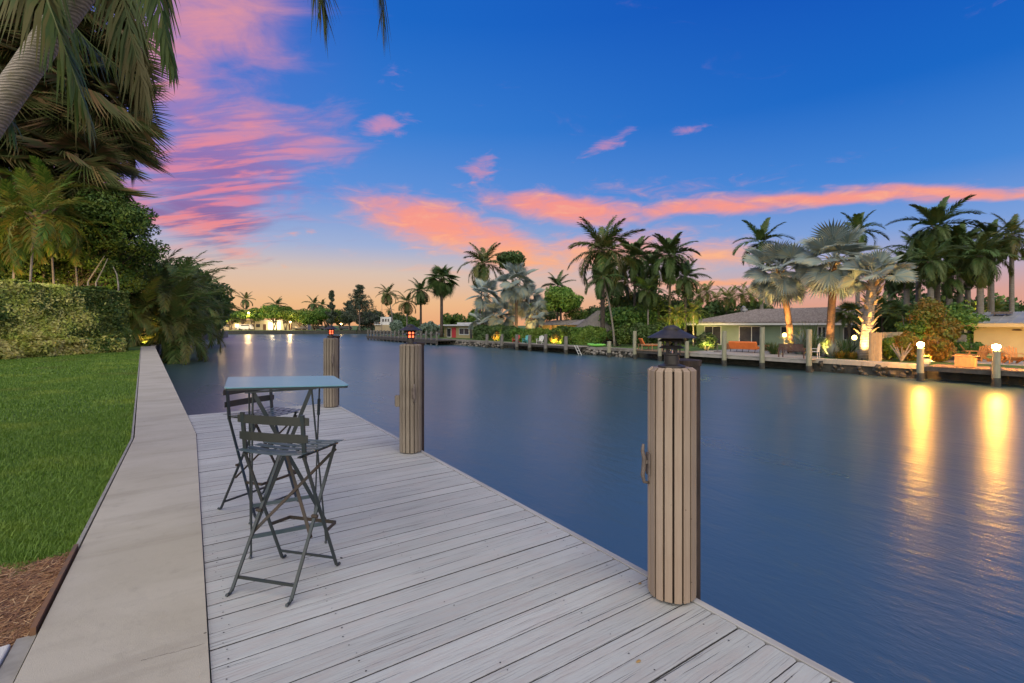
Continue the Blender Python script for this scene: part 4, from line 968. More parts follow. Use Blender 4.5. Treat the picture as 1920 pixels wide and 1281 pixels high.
# --- big arching palm clump at the water's edge
t = thing('arching_palm_clump', 'large clump of arching feather palms leaning over the water at the end of the seawall', 'palm tree', lb(285, 38))
rng = random.Random(12)
for i, (dx_, dy_, h, n, sc) in enumerate(((0, 0, 4.0, 20, 1.15), (-1.6, 1.0, 4.4, 20, 1.1), (1.2, .5, 2.2, 18, 1.15), (-.5, -1.5, 2.0, 18, 1.05), (.8, 2.4, 3.6, 18, 1.1), (-2.4, -.6, 3.0, 16, 1.1), (1.6, -1.8, .9, 14, 1.0))):
    obj('trunk', MB().tube([(dx_*.5, dy_*.5, 0), (dx_*.8, dy_*.8, h*.6), (dx_, dy_, h)], [.16, .13, .11], 8), M['ptrunk_dark'], t, (0, 0, 0))
    crown('arch', t, n+2, Vector((dx_, dy_, h)), sc, rng, -28, 80)
palm('arching_palm', 'feather palm arching over the canal with a long frond reaching right', lb(340, 58), 3.6, 'arch', 20, 1.45, .2, .14, (1.2, 0), 'ptrunk_dark', -25, 78, 55)
palm('arching_palm', 'feather palm between the arching clump and the rounded trees', lb(322, 47), 5.0, 'arch', 22, 1.2, .2, .14, (.6, 0), 'ptrunk_dark', -30, 80, 56)
tree('rounded_tree', 'rounded dark green tree behind the arching palms on the left bank', lb(345, 66), zof(478, 66)-LZ, 5.4, 5.6, LM['tree_dark'], 9000, .40, .25, 34, 8)
tree('rounded_tree', 'tree stepping down towards the canal bend on the left bank', lb(372, 84), zof(505, 84)-LZ, 5.4, 5.8, LM['tree'], 8000, .45, .25, 32, 9)
tree('rounded_tree', 'last tree on the left bank hanging low over the water', lb(393, 104), zof(552, 104)-LZ, 4.6, 4.4, LM['tree_dark'], 8000, .5, .25, 32, 10)
tree('rounded_tree', 'dark tree hidden low behind the arching palm clump', lb(318, 60), zof(540, 60)-LZ, 5, 4.5, LM['tree_dark'], 6000, .4, .25, 26, 11)
bush('waterside_bush', 'low bush trailing over the stone wall under the last tree', lb(398, 96), 3.2, 3.0, 3.4, LM['tree_dark'], 3500, .35, 12)
bush('waterside_bush', 'low shrubs at the end of the seawall cap', at(262, 44, LZ), 1.6, 1.6, 1.6, LM['tree_dark'], 2500, .2, 13)
warm = (1, .55, .18)
spot(lb(10, 26.0), lb(10, 29)+Vector((0, 0, 6)), 420, 120, warm, 'garden spotlight behind the left end of the hedge')
spot(lb(110, 28.6), lb(110, 31)+Vector((0, 0, 6)), 300, 120, (1, .72, .28), 'garden spotlight behind the middle of the hedge')
spot(lb(268, 35.5), lb(300, 39)+Vector((0, 0, 3)), 160, 90, warm, 'garden spotlight at the foot of the arching palm clump')
# ================================================================== far bank
def fp(px, t, z=GZ): return onT(px, t, z)
def FP(name, label, px, t, yc, kind, n=18, rpx=40, **kw):
    """palm on the far bank: crown centre at picture row yc, leaves about rpx long"""
    p, Y = fp(px, t); h = zof(yc, Y)-GZ; n = int(n*(1.25 if kind != 'silver' else .85)); L = {'coco': 3.9, 'cocod': 3.9, 'royal': 3.4, 'areca': 2.5, 'silver': 2.2, 'washy': 2.0}[kind]
    sc = rpx*Y/900/L*1.12
    return palm(name, label, p, h, kind, n, sc, **kw)
G1 = 'coconut palms on the far bank'; G2 = 'silver fan palms on the far bank'; G3 = 'feather palms on the far bank'
FP('coconut_palm', 'small leftmost coconut palm with a thin curved trunk at the far corner', 738, 42, 550, 'coco', 16, 22, r0=.16, r1=.10, lean=(-1.2, .8), seed=1, group=G1)
FP('coconut_palm', 'low coconut palm right of the leftmost one at the far corner', 763, 41, 566, 'coco', 18, 24, r0=.18, r1=.12, seed=2, group=G1)
FP('date_palm', 'dark bushy palm between the corner coconut palms and the tall fan palm', 789, 40, 545, 'cocod', 26, 26, r0=.25, r1=.2, mat='ptrunk_dark', seed=3, group=G3, pmin=-70)
FP('fan_palm', 'tall fan palm with a round grey green head at the left of the far bank', 828, 37, 525, 'washy', 30, 30, r0=.3, r1=.22, mat='ptrunk_dark', seed=4, skirt=14, pmin=-60, group=G2)
FP('coconut_palm', 'windblown coconut palm standing above the silver palms', 899, 44, 495, 'coco', 17, 44, r0=.2, r1=.14, lean=(.6, -.6), mat='ptrunk_dark', seed=5, group=G1, pmin=-35)
p, Y = fp(961, 52); tree('umbrella_tree', 'tall dark tree with a drooping rounded head behind the silver palms', p, zof(466, Y)-GZ, 3.3, 2.6, LM['tree_dark'], 3500, .42, .22, 12, 40, flat=.5, cr=.5)
for i, (px, t, yc, r, n, lab) in enumerate(((912, 40, 556, 36, 22, 'silver fan palm on the left of the silver group'), (968, 38, 528, 40, 26, 'tallest silver fan palm on a dark straight trunk'), (988, 42, 560, 34, 22, 'silver fan palm at the right of the silver group'),
        (940, 39, 590, 34, 22, 'low silver fan palm in the middle of the silver group'), (905, 38, 604, 26, 18, 'lowest silver fan palm above the dark hedge'), (1003, 40, 590, 26, 16, 'small silver fan palm beside the lit garden'))):
    FP('silver_fan_palm', lab, px, t, yc, 'silver', n, r, r0=.24, r1=.2, mat='ptrunk_dark', seed=10+i, group=G2, pmin=-50)
FP('coconut_palm', 'small coconut palm behind the bright green tree', 1045, 52, 536, 'cocod', 16, 30, seed=17, group=G1, mat='ptrunk_dark')
p, Y = fp(1052, 49); tree('bright_tree', 'bright green feathery tree behind the thatched roofs', p, zof(532, Y)-GZ, 4.0, 2.9, LM['tree_bright'], 7000, .34, .2, 26, 41)
p, Y = fp(1012, 52); tree('bright_tree', 'small light green tree left of the bright feathery tree', p, zof(556, Y)-GZ, 2.6, 2.2, LM['tree_bright'], 3000, .34, .15, 16, 42)
FP('coconut_palm', 'large coconut palm with a thick dark trunk beside the thatched hut', 1130, 37, 470, 'coco', 26, 66, r0=.27, r1=.2, mat='ptrunk_dark', seed=18, group=G1, pmin=-65)
FP('coconut_palm', 'thin pale trunked palm leaning against the large coconut palm', 1152, 35.2, 520, 'cocod', 12, 40, r0=.10, r1=.08, lean=(-.9, .7), mat='ptrunk', seed=181, group=G1)
for i, (px, t, yc, r, n, lab) in enumerate(((1190, 44, 482, 46, 22, 'dark feather palm right of the large coconut palm'), (1222, 48, 500, 44, 20, 'dark feather palm in the middle of the dense grove'), (1256, 44, 478, 50, 24, 'tall upright feather palm at the right of the dense grove'),
        (1285, 46, 520, 36, 20, 'lower arching palm at the right edge of the dense grove'), (1215, 42, 545, 34, 18, 'green cane palm with a white stem in front of the dense grove'), (1160, 46, 530, 40, 18, 'shaded palm behind the large coconut palm'))):
    FP('feather_palm', lab, px, t, yc, 'royal' if i % 2 == 0 else 'cocod', n, r, r0=.16 if i != 4 else .09, r1=.12 if i != 4 else .07, mat='pale_bark' if i == 4 else 'ptrunk_dark', seed=20+i, group=G3, pmin=-50)
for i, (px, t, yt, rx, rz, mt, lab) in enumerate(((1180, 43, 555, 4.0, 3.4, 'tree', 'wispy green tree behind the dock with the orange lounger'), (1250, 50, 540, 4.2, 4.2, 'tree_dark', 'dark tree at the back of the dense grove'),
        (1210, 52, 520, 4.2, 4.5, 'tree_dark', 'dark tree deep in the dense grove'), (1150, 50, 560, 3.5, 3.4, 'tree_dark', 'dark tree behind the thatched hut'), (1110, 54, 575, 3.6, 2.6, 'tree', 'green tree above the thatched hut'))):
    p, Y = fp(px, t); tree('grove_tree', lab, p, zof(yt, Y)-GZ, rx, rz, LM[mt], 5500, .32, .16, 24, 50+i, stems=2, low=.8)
for i in range(9):
    px = 1290+i*17+rr.uniform(-5, 5); t_ = 60+rr.uniform(-3, 5)
    FP('background_palm', ['background palm %s' % s for s in ('just right of the dense grove', 'above the left end of the tiled roof', 'behind the roof vent', 'left of the green headed royal palm', 'over the tiled roof below the royal palm', 'behind the first silver crown', 'seen through the silver fronds', 'low between the silver trunks', 'right of the silver trunks')][i] , px, t_, 556+rr.uniform(-8, 8), 'areca', 13, 26, r0=.1, r1=.08, mat='ptrunk_dark', seed=70+i, group='row of background palms behind the tiled house')
for i, (px, yt) in enumerate(((1300, 572), (1350, 562), (1400, 560), (1450, 566), (1505, 572), (1560, 574), (1600, 570))):
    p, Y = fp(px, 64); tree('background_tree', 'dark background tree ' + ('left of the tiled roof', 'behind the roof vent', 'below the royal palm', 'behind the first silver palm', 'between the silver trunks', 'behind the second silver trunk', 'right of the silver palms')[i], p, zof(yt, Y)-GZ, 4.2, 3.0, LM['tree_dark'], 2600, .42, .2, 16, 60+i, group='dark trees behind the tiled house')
FP('royal_palm', 'royal palm with a green upright spear left of the silver palms', 1428, 58, 455, 'royal', 15, 48, r0=.24, r1=.18, shaft=True, mat='ptrunk', seed=80, group='royal palms behind the tiled house', pmin=-35)
FP('royal_palm', 'royal palm head rising behind the second silver palm', 1608, 62, 435, 'royal', 15, 44, r0=.24, r1=.18, shaft=True, mat='ptrunk', seed=81, group='royal palms behind the tiled house', pmin=-25)
M['ptrunk_uplit'] = simple('orange_uplit_palm_trunk', (.26, .13, .055), (.15, .085, .045), 5, .85, bs=.03, bscale=12, stretch=(1, 1, 3))  # orange of the uplights put into the trunk colour
b1 = FP('silver_fan_palm', 'left of the two tall silver fan palms with an orange lit trunk', 1484, 39, 508, 'silver', 36, 59, r0=.24, r1=.22, lean=(-.7, .6), mat='ptrunk_uplit', seed=82, group='silver fan palms by the tiled house', pmin=-55)
b2 = FP('silver_fan_palm', 'right of the two tall silver fan palms with a straight orange lit trunk', 1556, 37, 488, 'silver', 40, 65, r0=.26, r1=.23, lean=(.3, -.2), mat='ptrunk_uplit', seed=83, group='silver fan palms by the tiled house', pmin=-55)
b3 = FP('silver_fan_palm', 'young silver fan palm with jagged boots on its bright trunk', 1622, 35, 520, 'silver', 20, 52, r0=.34, r1=.28, lean=(.5, -.3), mat='ptrunk', seed=84, group='silver fan palms by the tiled house', pmin=5, boots=34)
for i, (px, t, yc, r, n, kd, lab) in enumerate(((1700, 50, 500, 44, 22, 'cocod', 'bushy palm at the left of the tall right hand cluster'), (1757, 52, 425, 62, 18, 'royal', 'tallest palm of the right hand cluster with a raised spear'), (1745, 48, 490, 46, 22, 'cocod', 'round headed palm in the middle of the right hand cluster'),
        (1722, 55, 470, 46, 20, 'cocod', 'palm behind the left of the right hand cluster'), (1838, 50, 480, 54, 24, 'cocod', 'bushy palm on a thick grey trunk above the metal roof'), (1800, 53, 462, 50, 22, 'royal', 'dark palm between the two big heads of the right hand cluster'),
        (1858, 55, 450, 46, 18, 'royal', 'orange lit palm at the right of the cluster'), (1897, 52, 440, 50, 15, 'coco', 'palm on a slender pale trunk at the right edge'), (1780, 50, 520, 36, 16, 'cocod', 'low palm between the cluster trunks'))):
    FP('foxtail_palm' if kd == 'cocod' else 'tall_palm', lab, px, t, yc, kd, n, r, r0=.24 if px != 1897 else .17, r1=.19 if px != 1897 else .13, mat='ptrunk', seed=90+i, group='tall palm cluster at the right', pmin=-48)
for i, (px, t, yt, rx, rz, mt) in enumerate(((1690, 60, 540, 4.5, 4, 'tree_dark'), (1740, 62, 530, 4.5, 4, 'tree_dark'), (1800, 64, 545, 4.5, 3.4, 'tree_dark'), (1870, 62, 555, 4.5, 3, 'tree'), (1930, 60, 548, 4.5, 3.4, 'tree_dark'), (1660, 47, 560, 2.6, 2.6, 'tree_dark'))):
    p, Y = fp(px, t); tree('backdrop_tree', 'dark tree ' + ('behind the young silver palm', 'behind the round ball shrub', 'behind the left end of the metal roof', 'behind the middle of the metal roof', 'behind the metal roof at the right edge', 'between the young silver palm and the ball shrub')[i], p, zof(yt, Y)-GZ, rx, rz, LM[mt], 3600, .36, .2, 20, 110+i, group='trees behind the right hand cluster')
# low fan palms right of the young silver palm
for i, (px, t, yc, r) in enumerate(((1592, 41, 590, 26), (1655, 44, 575, 34), (1683, 42, 590, 26))):
    FP('small_fan_palm', ('dark low palm over the right end of the tiled roof', 'dark spreading palm behind the wooden fence', 'small dark palm beside the ball shrub')[i], px, t, yc, 'cocod' if i == 1 else 'washy', 16, r, r0=.12, r1=.1, mat='ptrunk_dark', seed=120+i, group='low dark palms near the fence', pmin=-30)
# yellow lit palms
for i, (px, t, yc, r) in enumerate(((1268, 41, 592, 30), (1300, 43, 585, 26), (1243, 42, 606, 22), (1835, 56, 585, 30), (1870, 57, 580, 26))):
    FP('lit_cane_palm', ('yellow lit cane palm behind the near pagoda light', 'lit cane palm at the left end of the tiled house', 'low lit cane palm left of the near pagoda light', 'yellow lit cane palm over the metal roof', 'second yellow lit cane palm over the metal roof')[i], px, t, yc, 'areca', 20, r, r0=.07, r1=.05, mat='ptrunk', seed=130+i, group='cane palms lit by spotlights', pmin=-40)
# far corner bushes, hedges
def FB(name, label, px, t, ytop, rpx, mat, n, size, seed, ry=None, **kw):
    p, Y = fp(px, t); h = zof(ytop, Y)-GZ; rx = rpx*Y/900; return bush(name, label, p, rx, ry or rx, h, LM[mat], n, size, seed, **kw)
FB('silver_shrub', 'silvery shrub at the far corner left of the middle pagoda light', 745, 36, 599, 14, 'silver_bush', 2500, .45, 1)
FB('silver_shrub', 'wide silvery shrub right of the middle pagoda light', 802, 35.5, 603, 22, 'silver_bush', 4000, .4, 2)
FB('green_shrub', 'green shrub below the corner coconut palms', 772, 44, 592, 20, 'tree', 3000, .45, 3)
FB('green_shrub', 'green shrub behind the tall fan palm trunk', 850, 48, 585, 30, 'tree', 3500, .45, 4)
FB('green_shrub', 'green shrub behind the small flat roofed house', 890, 52, 580, 26, 'tree', 3000, .45, 5)
def FH(name, label, pxa, pxb, t, ytop, mats, n, size, seed, depth=1.0, wob=0):
    a, Ya = fp(pxa, t); b, Yb = fp(pxb, t); h = zof(ytop, (Ya+Yb)/2)-GZ
    return hedge_box(name, label, a, b, depth, h, [LM[q] for q in mats], n, size, seed, .16, wob=wob)
FH('dark_hedge', 'dark clipped hedge under the silver palms', 888, 956, 35.5, 613, ['tree_dark'], 6000, .22, 20)
FH('lit_hedge', 'yellow green lit hedge behind the red and teal chairs', 958, 1032, 35.6, 619, ['tree_bright', 'hedge_g'], 7000, .2, 21)
FH('lit_hedge', 'broad green hedge left of the large coconut palm', 1036, 1118, 35.8, 616, ['tree_bright', 'hedge_g'], 8000, .2, 22, 1.4)
FB('croton_bush', 'yellow lit croton bush in the gap of the dark hedge', 931, 35.2, 622, 11, 'croton', 1500, .18, 23)
FB('croton_bush', 'yellow lit bush in front of the broad green hedge', 1040, 35.2, 628, 12, 'croton', 1500, .18, 24)
for i, (px, t, yt, r, mt, nm, lab) in enumerate(((1160, 36.5, 612, 26, 'tree', 'wispy_shrub', 'wispy green shrub beside the large coconut palm trunk'), (1200, 38, 606, 26, 'tree_dark', 'wispy_shrub', 'dark shrub behind the orange lounger'), (1180, 41, 596, 26, 'tree', 'wispy_shrub', 'tall loose shrub between the hut and the lounger'),
        (1325, 36.5, 622, 22, 'grassy', 'strappy_plant', 'strappy grey green plant lit at its foot on the light deck'), (1232, 40, 604, 24, 'tree_dark', 'wispy_shrub', 'dark shrub left of the near pagoda light'))):
    FB(nm, lab, px, t, yt, r, mt, 3500, .2, 25+i)
def strappy(name, label, px, t, h, rad, n, mat, seed, w=.05, group=None):
    p, Y = fp(px, t); rg = np.random.default_rng(seed); th = thing(name, label, 'plant', p, 0, group)
    V = []; F = []
    for i in range(n):
        a = rg.uniform(0, 6.28); el_ = R(rg.uniform(25, 88)); l = h*rg.uniform(.7, 1.2); o0 = np.array([math.cos(a), math.sin(a), 0])*rg.uniform(0, rad*.3)
        d = np.array([math.cos(a)*math.cos(el_), math.sin(a)*math.cos(el_), math.sin(el_)]); s = np.array([-math.sin(a), math.cos(a), 0])*w/2
        m1 = o0+d*l*.55; t1 = o0+d*l-np.array([0, 0, .18*l]); b = len(V); V += [o0-s*.6, o0+s*.6, m1+s, m1-s, t1]; F += [(b, b+1, b+2, b+3), (b+3, b+2, b+4)]
    o = obj('foliage', MB().add(V, F), LM[mat], th); o['kind'] = 'stuff'; return th
for i, (px, t, h, mt, lab) in enumerate(((1452, 35.5, 1.1, 'grassy', 'spiky plant left of the dark bench'), (1500, 37, 2.2, 'silver', 'large spiky silver plant behind the dark bench'), (1530, 36, 1.9, 'grassy', 'tall spiky plant right of the dark bench'), (1560, 35.5, 1.3, 'silver', 'silver spiky plant at the foot of the right silver palm'),
        (1585, 36, 1.6, 'grassy', 'spiky plant by the green wall'), (1520, 38, 2.8, 'coco', 'tall loose plant between the silver palm trunks'), (1600, 35, .6, 'croton', 'low tan grass clump left of the young silver palm'), (1576, 35, .6, 'croton', 'low tan grass clump by the seawall'), (1441, 40, .9, 'tree', 'agave in a clay pot by the second sliding door'))):
    strappy('spiky_plant', lab, px, t, h, .9, 130, mt, 200+i, .06)
FB('ball_shrub', 'large round clipped shrub half green half orange beside the metal roofed house', 1737, 41, 562, 52, 'croton', 9000, .17, 31)
FB('ball_shrub', 'green round shrub against the left of the orange one', 1708, 40, 572, 26, 'tree_bright', 3500, .17, 32)
FB('croton_bush', 'orange lit croton bush beside the left bright piling lamp', 1760, 36.5, 628, 32, 'croton', 4500, .17, 33)
FB('croton_bush', 'yellow lit croton bush left of the left bright piling lamp', 1700, 36, 622, 26, 'croton', 4000, .17, 34)
FB('croton_bush', 'low croton by the wooden fence', 1668, 35.8, 632, 20, 'tree_bright', 2500, .17, 35)
for i, (px, t, yc, r, n, kd) in enumerate(((1670, 52, 520, 34, 18, 'cocod'), (1815, 58, 500, 40, 18, 'cocod'))):
    FP('foxtail_palm', ('leafy palm between the young silver palm and the right hand cluster', 'leafy palm filling the middle of the right hand cluster')[i], px, t, yc, kd, n, r, r0=.22, r1=.18, mat='ptrunk', seed=320+i, group='tall palm cluster at the right', pmin=-55)
FB('fern_bush', 'dark spreading fern behind the orange chairs', 1790, 41, 640, 26, 'tree', 3000, .2, 36)
FB('fern_bush', 'green fern bush under the dark window', 1822, 42, 640, 24, 'tree', 3000, .2, 37)
# branching frangipani
p, Y = fp(1690, 35); t = thing('frangipani', 'bare branching frangipani with pale stems by the wooden fence', 'shrub', p)
for i in range(7):
    a = i*.9; q = Vector((math.cos(a)*.7, math.sin(a)*.5, 1.0+.2*math.sin(i*3))); obj('branch', MB().tube([(0, 0, 0), q*.45+Vector((0, 0, .05)), q], [.05, .04, .025], 6), M['pale_bark'], t)

for i, (px, t, yt, rx, rz, mt) in enumerate(((905, 54, 575, 4.5, 3.0, 'tree'), (1020, 56, 572, 4.0, 3.0, 'tree_dark'), (1085, 52, 572, 3.6, 3.0, 'tree'), (1130, 46, 560, 3.0, 3.0, 'tree_dark'), (1170, 48, 530, 3.4, 3.8, 'tree_dark'), (1235, 46, 545, 3.0, 3.4, 'tree'), (1275, 48, 550, 3.0, 3.2, 'tree_dark'), (1300, 50, 562, 3.0, 2.8, 'tree'), (1720, 46, 552, 2.8, 2.6, 'tree_dark'), (1775, 47, 560, 2.8, 2.4, 'tree'))):
    p, Y = fp(px, t); tree('layered_tree', ('tree behind the flat roofed house', 'tree between the silver palms and the bright tree', 'tree rising over the thatched hut', 'tree just behind the large coconut palm trunk', 'tall leafy tree filling the left of the dense grove', 'leafy tree filling the middle of the dense grove', 'leafy tree filling the right of the dense grove', 'leafy tree left of the tiled roof', 'leafy tree under the left of the right hand cluster', 'leafy tree behind the top of the ball shrub')[i], p, zof(yt, Y)-GZ, rx, rz, LM[mt], 5000, .22, .14, 30, 500+i, cr=.28, group='layered trees between the palms', low=.8, stems=2)
spot(fp(1356, 44.6)[0], fp(1370, 47)[0]+Vector((0, 0, 2.2)), 60, 120, (1, .62, .3), 'garden spotlight at the wall between the sliding doors')
# ================================================================== far bank: houses, docks, furniture
M['green_wall'] = simple('sage_green_wall', (.26, .32, .22), (.23, .29, .20), .6, .9)
M['tan_wall'] = simple('tan_wall', (.42, .33, .20), (.38, .29, .18), .8, .9)
M['yellow_wall'] = simple('yellow_wall', (.45, .36, .18), (.40, .32, .16), .8, .9)
M['cream_wall'] = simple('cream_wall', (.62, .55, .44), (.55, .48, .38), .5, .9)
M['white_paint'] = simple('white_paint', (.68, .67, .64), (.60, .59, .56), 3, .6)
M['white_roof'] = simple('white_flat_roof', (.62, .62, .62), (.50, .50, .50), 1.5, .7)
M['tile'] = simple('grey_brown_roof_tile', (.20, .165, .15), (.30, .26, .24), 3, .85, bs=.03, bscale=10)
M['metal_roof'] = simple('galvanized_roof', (.33, .33, .34), (.42, .41, .40), .9, .45, metal=.3)
M['shingle'] = simple('grey_shingle', (.22, .20, .19), (.30, .27, .25), 4, .9, bs=.03, bscale=9)
M['thatch'] = simple('weathered_thatch', (.24, .21, .175), (.36, .32, .27), 5, .95, bs=.12, bscale=12, stretch=(3, 3, .8))
M['dark_pane'] = simple('dark_window_pane', (.035, .035, .045), (.07, .065, .075), .8, .12, spec=.8)
M['paver'] = simple('pale_patio', (.42, .38, .33), (.34, .31, .27), 2, .85)
M['dock_far'] = simple('weathered_dock_board', (.33, .29, .25), (.24, .21, .18), 3, .85, stretch=(1, 6, 1))
M['dock_warm'] = simple('brown_dock_board', (.30, .20, .12), (.22, .15, .10), 3, .8, stretch=(1, 6, 1))
M['pile_pale'] = simple('greenish_bare_piling', (.24, .24, .16), (.34, .31, .22), 2.5, .85, stretch=(3, 3, .6))
M['pile_grey'] = simple('grey_bare_piling', (.14, .13, .12), (.22, .20, .18), 2.5, .85, stretch=(3, 3, .6))
M['orange_fabric'] = simple('orange_cushion', (.78, .20, .04), (.70, .17, .035), 3, .8)
M['orange_wood'] = simple('orange_painted_wood', (.55, .24, .06), (.48, .20, .05), 4, .6)
M['red_paint'] = simple('red_painted_wood', (.55, .05, .06), None, rough=.6)
M['teal_paint'] = simple('teal_painted_wood', (.10, .42, .44), None, rough=.6)
M['teak'] = simple('teak_wood', (.36, .22, .12), (.28, .17, .09), 5, .7)
M['dark_wood'] = simple('dark_brown_wood', (.09, .045, .035), (.13, .07, .05), 5, .7)
M['terracotta'] = simple('terracotta', (.42, .16, .08), (.34, .13, .07), 5, .8)
M['black_pot'] = simple('black_pot', (.03, .035, .03), None, rough=.5)
M['kayak'] = simple('lime_green_plastic', (.22, .60, .08), None, rough=.4)
M['fence_wood'] = simple('pale_fence_board', (.42, .33, .20), (.36, .28, .17), 4, .85, obj_rand=.2)
M['car_white'] = simple('white_car_paint', (.7, .7, .7), None, rough=.3)
M['car_dark'] = simple('dark_car_paint', (.05, .05, .06), None, rough=.3)
M['tyre'] = simple('tyre_rubber', (.02, .02, .02), None, rough=.9)
M['lamp_warm'] = emit('warm_lamp_glass', (1.0, .40, .05), 1000)
M['glow_soft'] = emit('yellow_glow_globe', (1.0, .85, .25), 8)
M['lit_opening'] = emit('lit_interior', (1.0, .74, .36), 4.5)
M['street_glow'] = emit('street_lamp_glass', (1.0, .60, .20), 60)
def sAt(px, t): return onT(px, t)[0].y
# ---------------- tiled green house
def wbox(x0, x1, y0, y1, z0, z1): return MB().box(((x0+x1)/2, (y0+y1)/2, (z0+z1)/2), (abs(x1-x0), abs(y1-y0), abs(z1-z0)))
HX = 47.0; sL = sAt(1306, HX); sR = 14.5
gh = thing('tiled_house', 'low sage green house with a grey brown tiled hip roof behind the orange sofa', 'house', (0, 0, GZ)); ZO = -GZ
def add(nm, mb, mat, par, **kw): o = obj(nm, mb, mat, par, **kw); o.location = Vector(o.location)-Vector(par.location); return o
add('wall', wbox(HX, HX+9, sR, sL, GZ-.1, 1.72), M['green_wall'], gh)
ex0, ex1, ey0, ey1, ez, rz_ = HX-.9, HX+9.9, sR-.7, sL+.7, 1.74, 3.12; mx_ = (ex0+ex1)/2
ra, rb = ey0+5.0, ey1-5.0
mb = MB().add([(ex0, ey0, ez), (ex1, ey0, ez), (ex1, ey1, ez), (ex0, ey1, ez), (mx_, ra, rz_), (mx_, rb, rz_), (ex0, ey0, ez-.06), (ex1, ey0, ez-.06), (ex1, ey1, ez-.06), (ex0, ey1, ez-.06)],
    [(0, 4, 5, 3), (1, 2, 5, 4), (0, 1, 4), (3, 5, 2), (0, 3, 9, 6), (1, 0, 6, 7), (2, 1, 7, 8), (3, 2, 8, 9), (6, 9, 8, 7)])
roof = add('roof', mb, M['tile'], gh)
mb = MB(); y = ey0+.1
while y < ey1-.1:
    f = min(1, (y-ey0)/5.0, (ey1-y)/5.0); p, q = Vector((ex0, y, ez+.03)), Vector((ex0+(mx_-ex0)*f, y, ez+(rz_-ez)*f+.03)); mb.tube([p, q], .075, 6); y += .27
o = add('tile_row', mb, M['tile'], gh); o['kind'] = 'stuff'
add('ridge_cap', MB().tube([(mx_, ra, rz_+.03), (mx_, rb, rz_+.03)], .11, 6), M['tile'], gh)
for a, b_ in (((ex0, ey0, ez+.02), (mx_, ra, rz_+.03)), ((ex0, ey1, ez+.02), (mx_, rb, rz_+.03))): add('hip_cap', MB().tube([a, b_], .10, 6), M['tile'], gh)
add('fascia', wbox(ex0-.03, ex0+.02, ey0, ey1, ez-.24, ez-.065), M['white_paint'], gh)
add('fascia', wbox(ex0+.03, ex1-.03, ey1-.04, ey1+.01, ez-.24, ez-.065), M['white_paint'], gh)
add('soffit', wbox(ex0+.03, HX+.4, ey0+.05, ey1-.06, ez-.10, ez-.07), M['white_paint'], gh)
def opening(par, X, ya, yb, z0, z1, nm='window', n=2, fr=.07, mat='dark_pane', proud=.05):
    """frame with n panes set in a wall that faces -x"""
    y0, y1 = min(ya, yb), max(ya, yb); mb = wbox(X-proud, X+.01, y0, y1, z1-fr, z1); mb.box((X-proud/2+.005, (y0+y1)/2, z0+fr/2), (proud+.01, y1-y0, fr))
    for i in range(n+1):
        yy = y0+fr/2+(y1-y0-fr)*i/n; mb.box((X-proud/2+.005, yy, (z0+z1)/2), (proud+.006, fr, z1-z0-2*fr-.002))
    f = add(nm, mb, M['white_paint'], par)
    for i in range(n):
        a = y0+fr+(y1-y0-fr)*i/n; b_ = y0+(y1-y0-fr)*(i+1)/n
        o = obj('pane', wbox(X-proud*.35, X-.002, a-.005, b_+.005, z0+fr-.005, z1-fr+.005), M[mat], f); 
    return f
opening(gh, HX, sAt(1321, HX), sAt(1352.5, HX), GZ+.06, 1.40, 'sliding_door')
opening(gh, HX, sAt(1386, HX), sAt(1434, HX), GZ+.06, 1.40, 'sliding_door')
opening(gh, HX, sAt(1464, HX), sAt(1488, HX), .35, 1.38)
opening(gh, HX, sAt(1533, HX), sAt(1550, HX), .35, 1.38)
opening(gh, HX, sAt(1581, HX), sAt(1608, HX), .18, 1.38, n=2)
add('downspout', MB().tube([(HX-.06, sAt(1574, HX), GZ), (HX-.06, sAt(1574, HX), 1.5)], .04, 6), M['green_wall'], gh)
vy = sAt(1405, 51.5); v_ = add('roof_vent', MB().lathe([(.16, 0), (.16, .3), (.30, .32), (.28, .5), (.10, .58)], 14, (50.6, vy, 2.75)), M['metal_roof'], gh)
add('roof_vent', MB().tube([(51.0, vy+.6, 2.8), (51.0, vy+.6, 3.2), (50.7, vy+.2, 3.5), (50.4, vy-.1, 3.4)], .13, 8), M['metal_roof'], gh)
# patio slab
o = obj('patio', wbox(33.75, HX-.05, sAt(1520, 33.7), sAt(1292, 33.7), GZ-.1, GZ+.03), M['paver']); o['kind'] = 'structure'
# ---------------- metal roofed house
mh = thing('metal_roofed_house', 'low tan house with a grey standing seam metal roof at the right edge', 'house', (0, 0, GZ))
y1_ = 10.2; y0_ = -8
add('wall', wbox(HX, HX+7, y0_, y1_, GZ-.1, 1.52), M['tan_wall'], mh)
rx0, rx1, rzz0, rzz1 = HX-.8, HX+3.6, 1.62, 2.48
mb = MB().add([(rx0, y0_, rzz0), (rx1, y0_, rzz1), (rx1+4.4, y0_, rzz0), (rx0, y1_+.8, rzz0), (rx1, y1_+.8, rzz1), (rx1+4.4, y1_+.8, rzz0)], [(0, 1, 4, 3), (1, 2, 5, 4), (3, 4, 5), (0, 2, 1), (0, 3, 5, 2)]); add('roof', mb, M['metal_roof'], mh)
y = y0_+.2
while y < y1_+.8: add('roof_seam', MB().bar((rx0, y, rzz0+.03), (rx1, y, rzz1+.03), .04, .05), M['metal_roof'], mh); y += .62
add('fascia', wbox(rx0-.03, rx0+.03, y0_, y1_+.8, rzz0-.26, rzz0-.01), M['tan_wall'], mh)
opening(mh, HX, sAt(1815, HX), sAt(1874, HX), GZ+.9, 1.32, n=2, fr=.12)
add('corner_post', wbox(HX-.05, HX+.06, sAt(1813, HX)-.0, sAt(1808, HX), GZ, 1.36), M['white_paint'], mh)
add('wall_plaque', MB().lathe([(.26, 0), (.24, .04), (.05, .05)], 16), M['dark_wood'], mh); kids(mh)[-1].rotation_euler = (0, R(-90), 0)
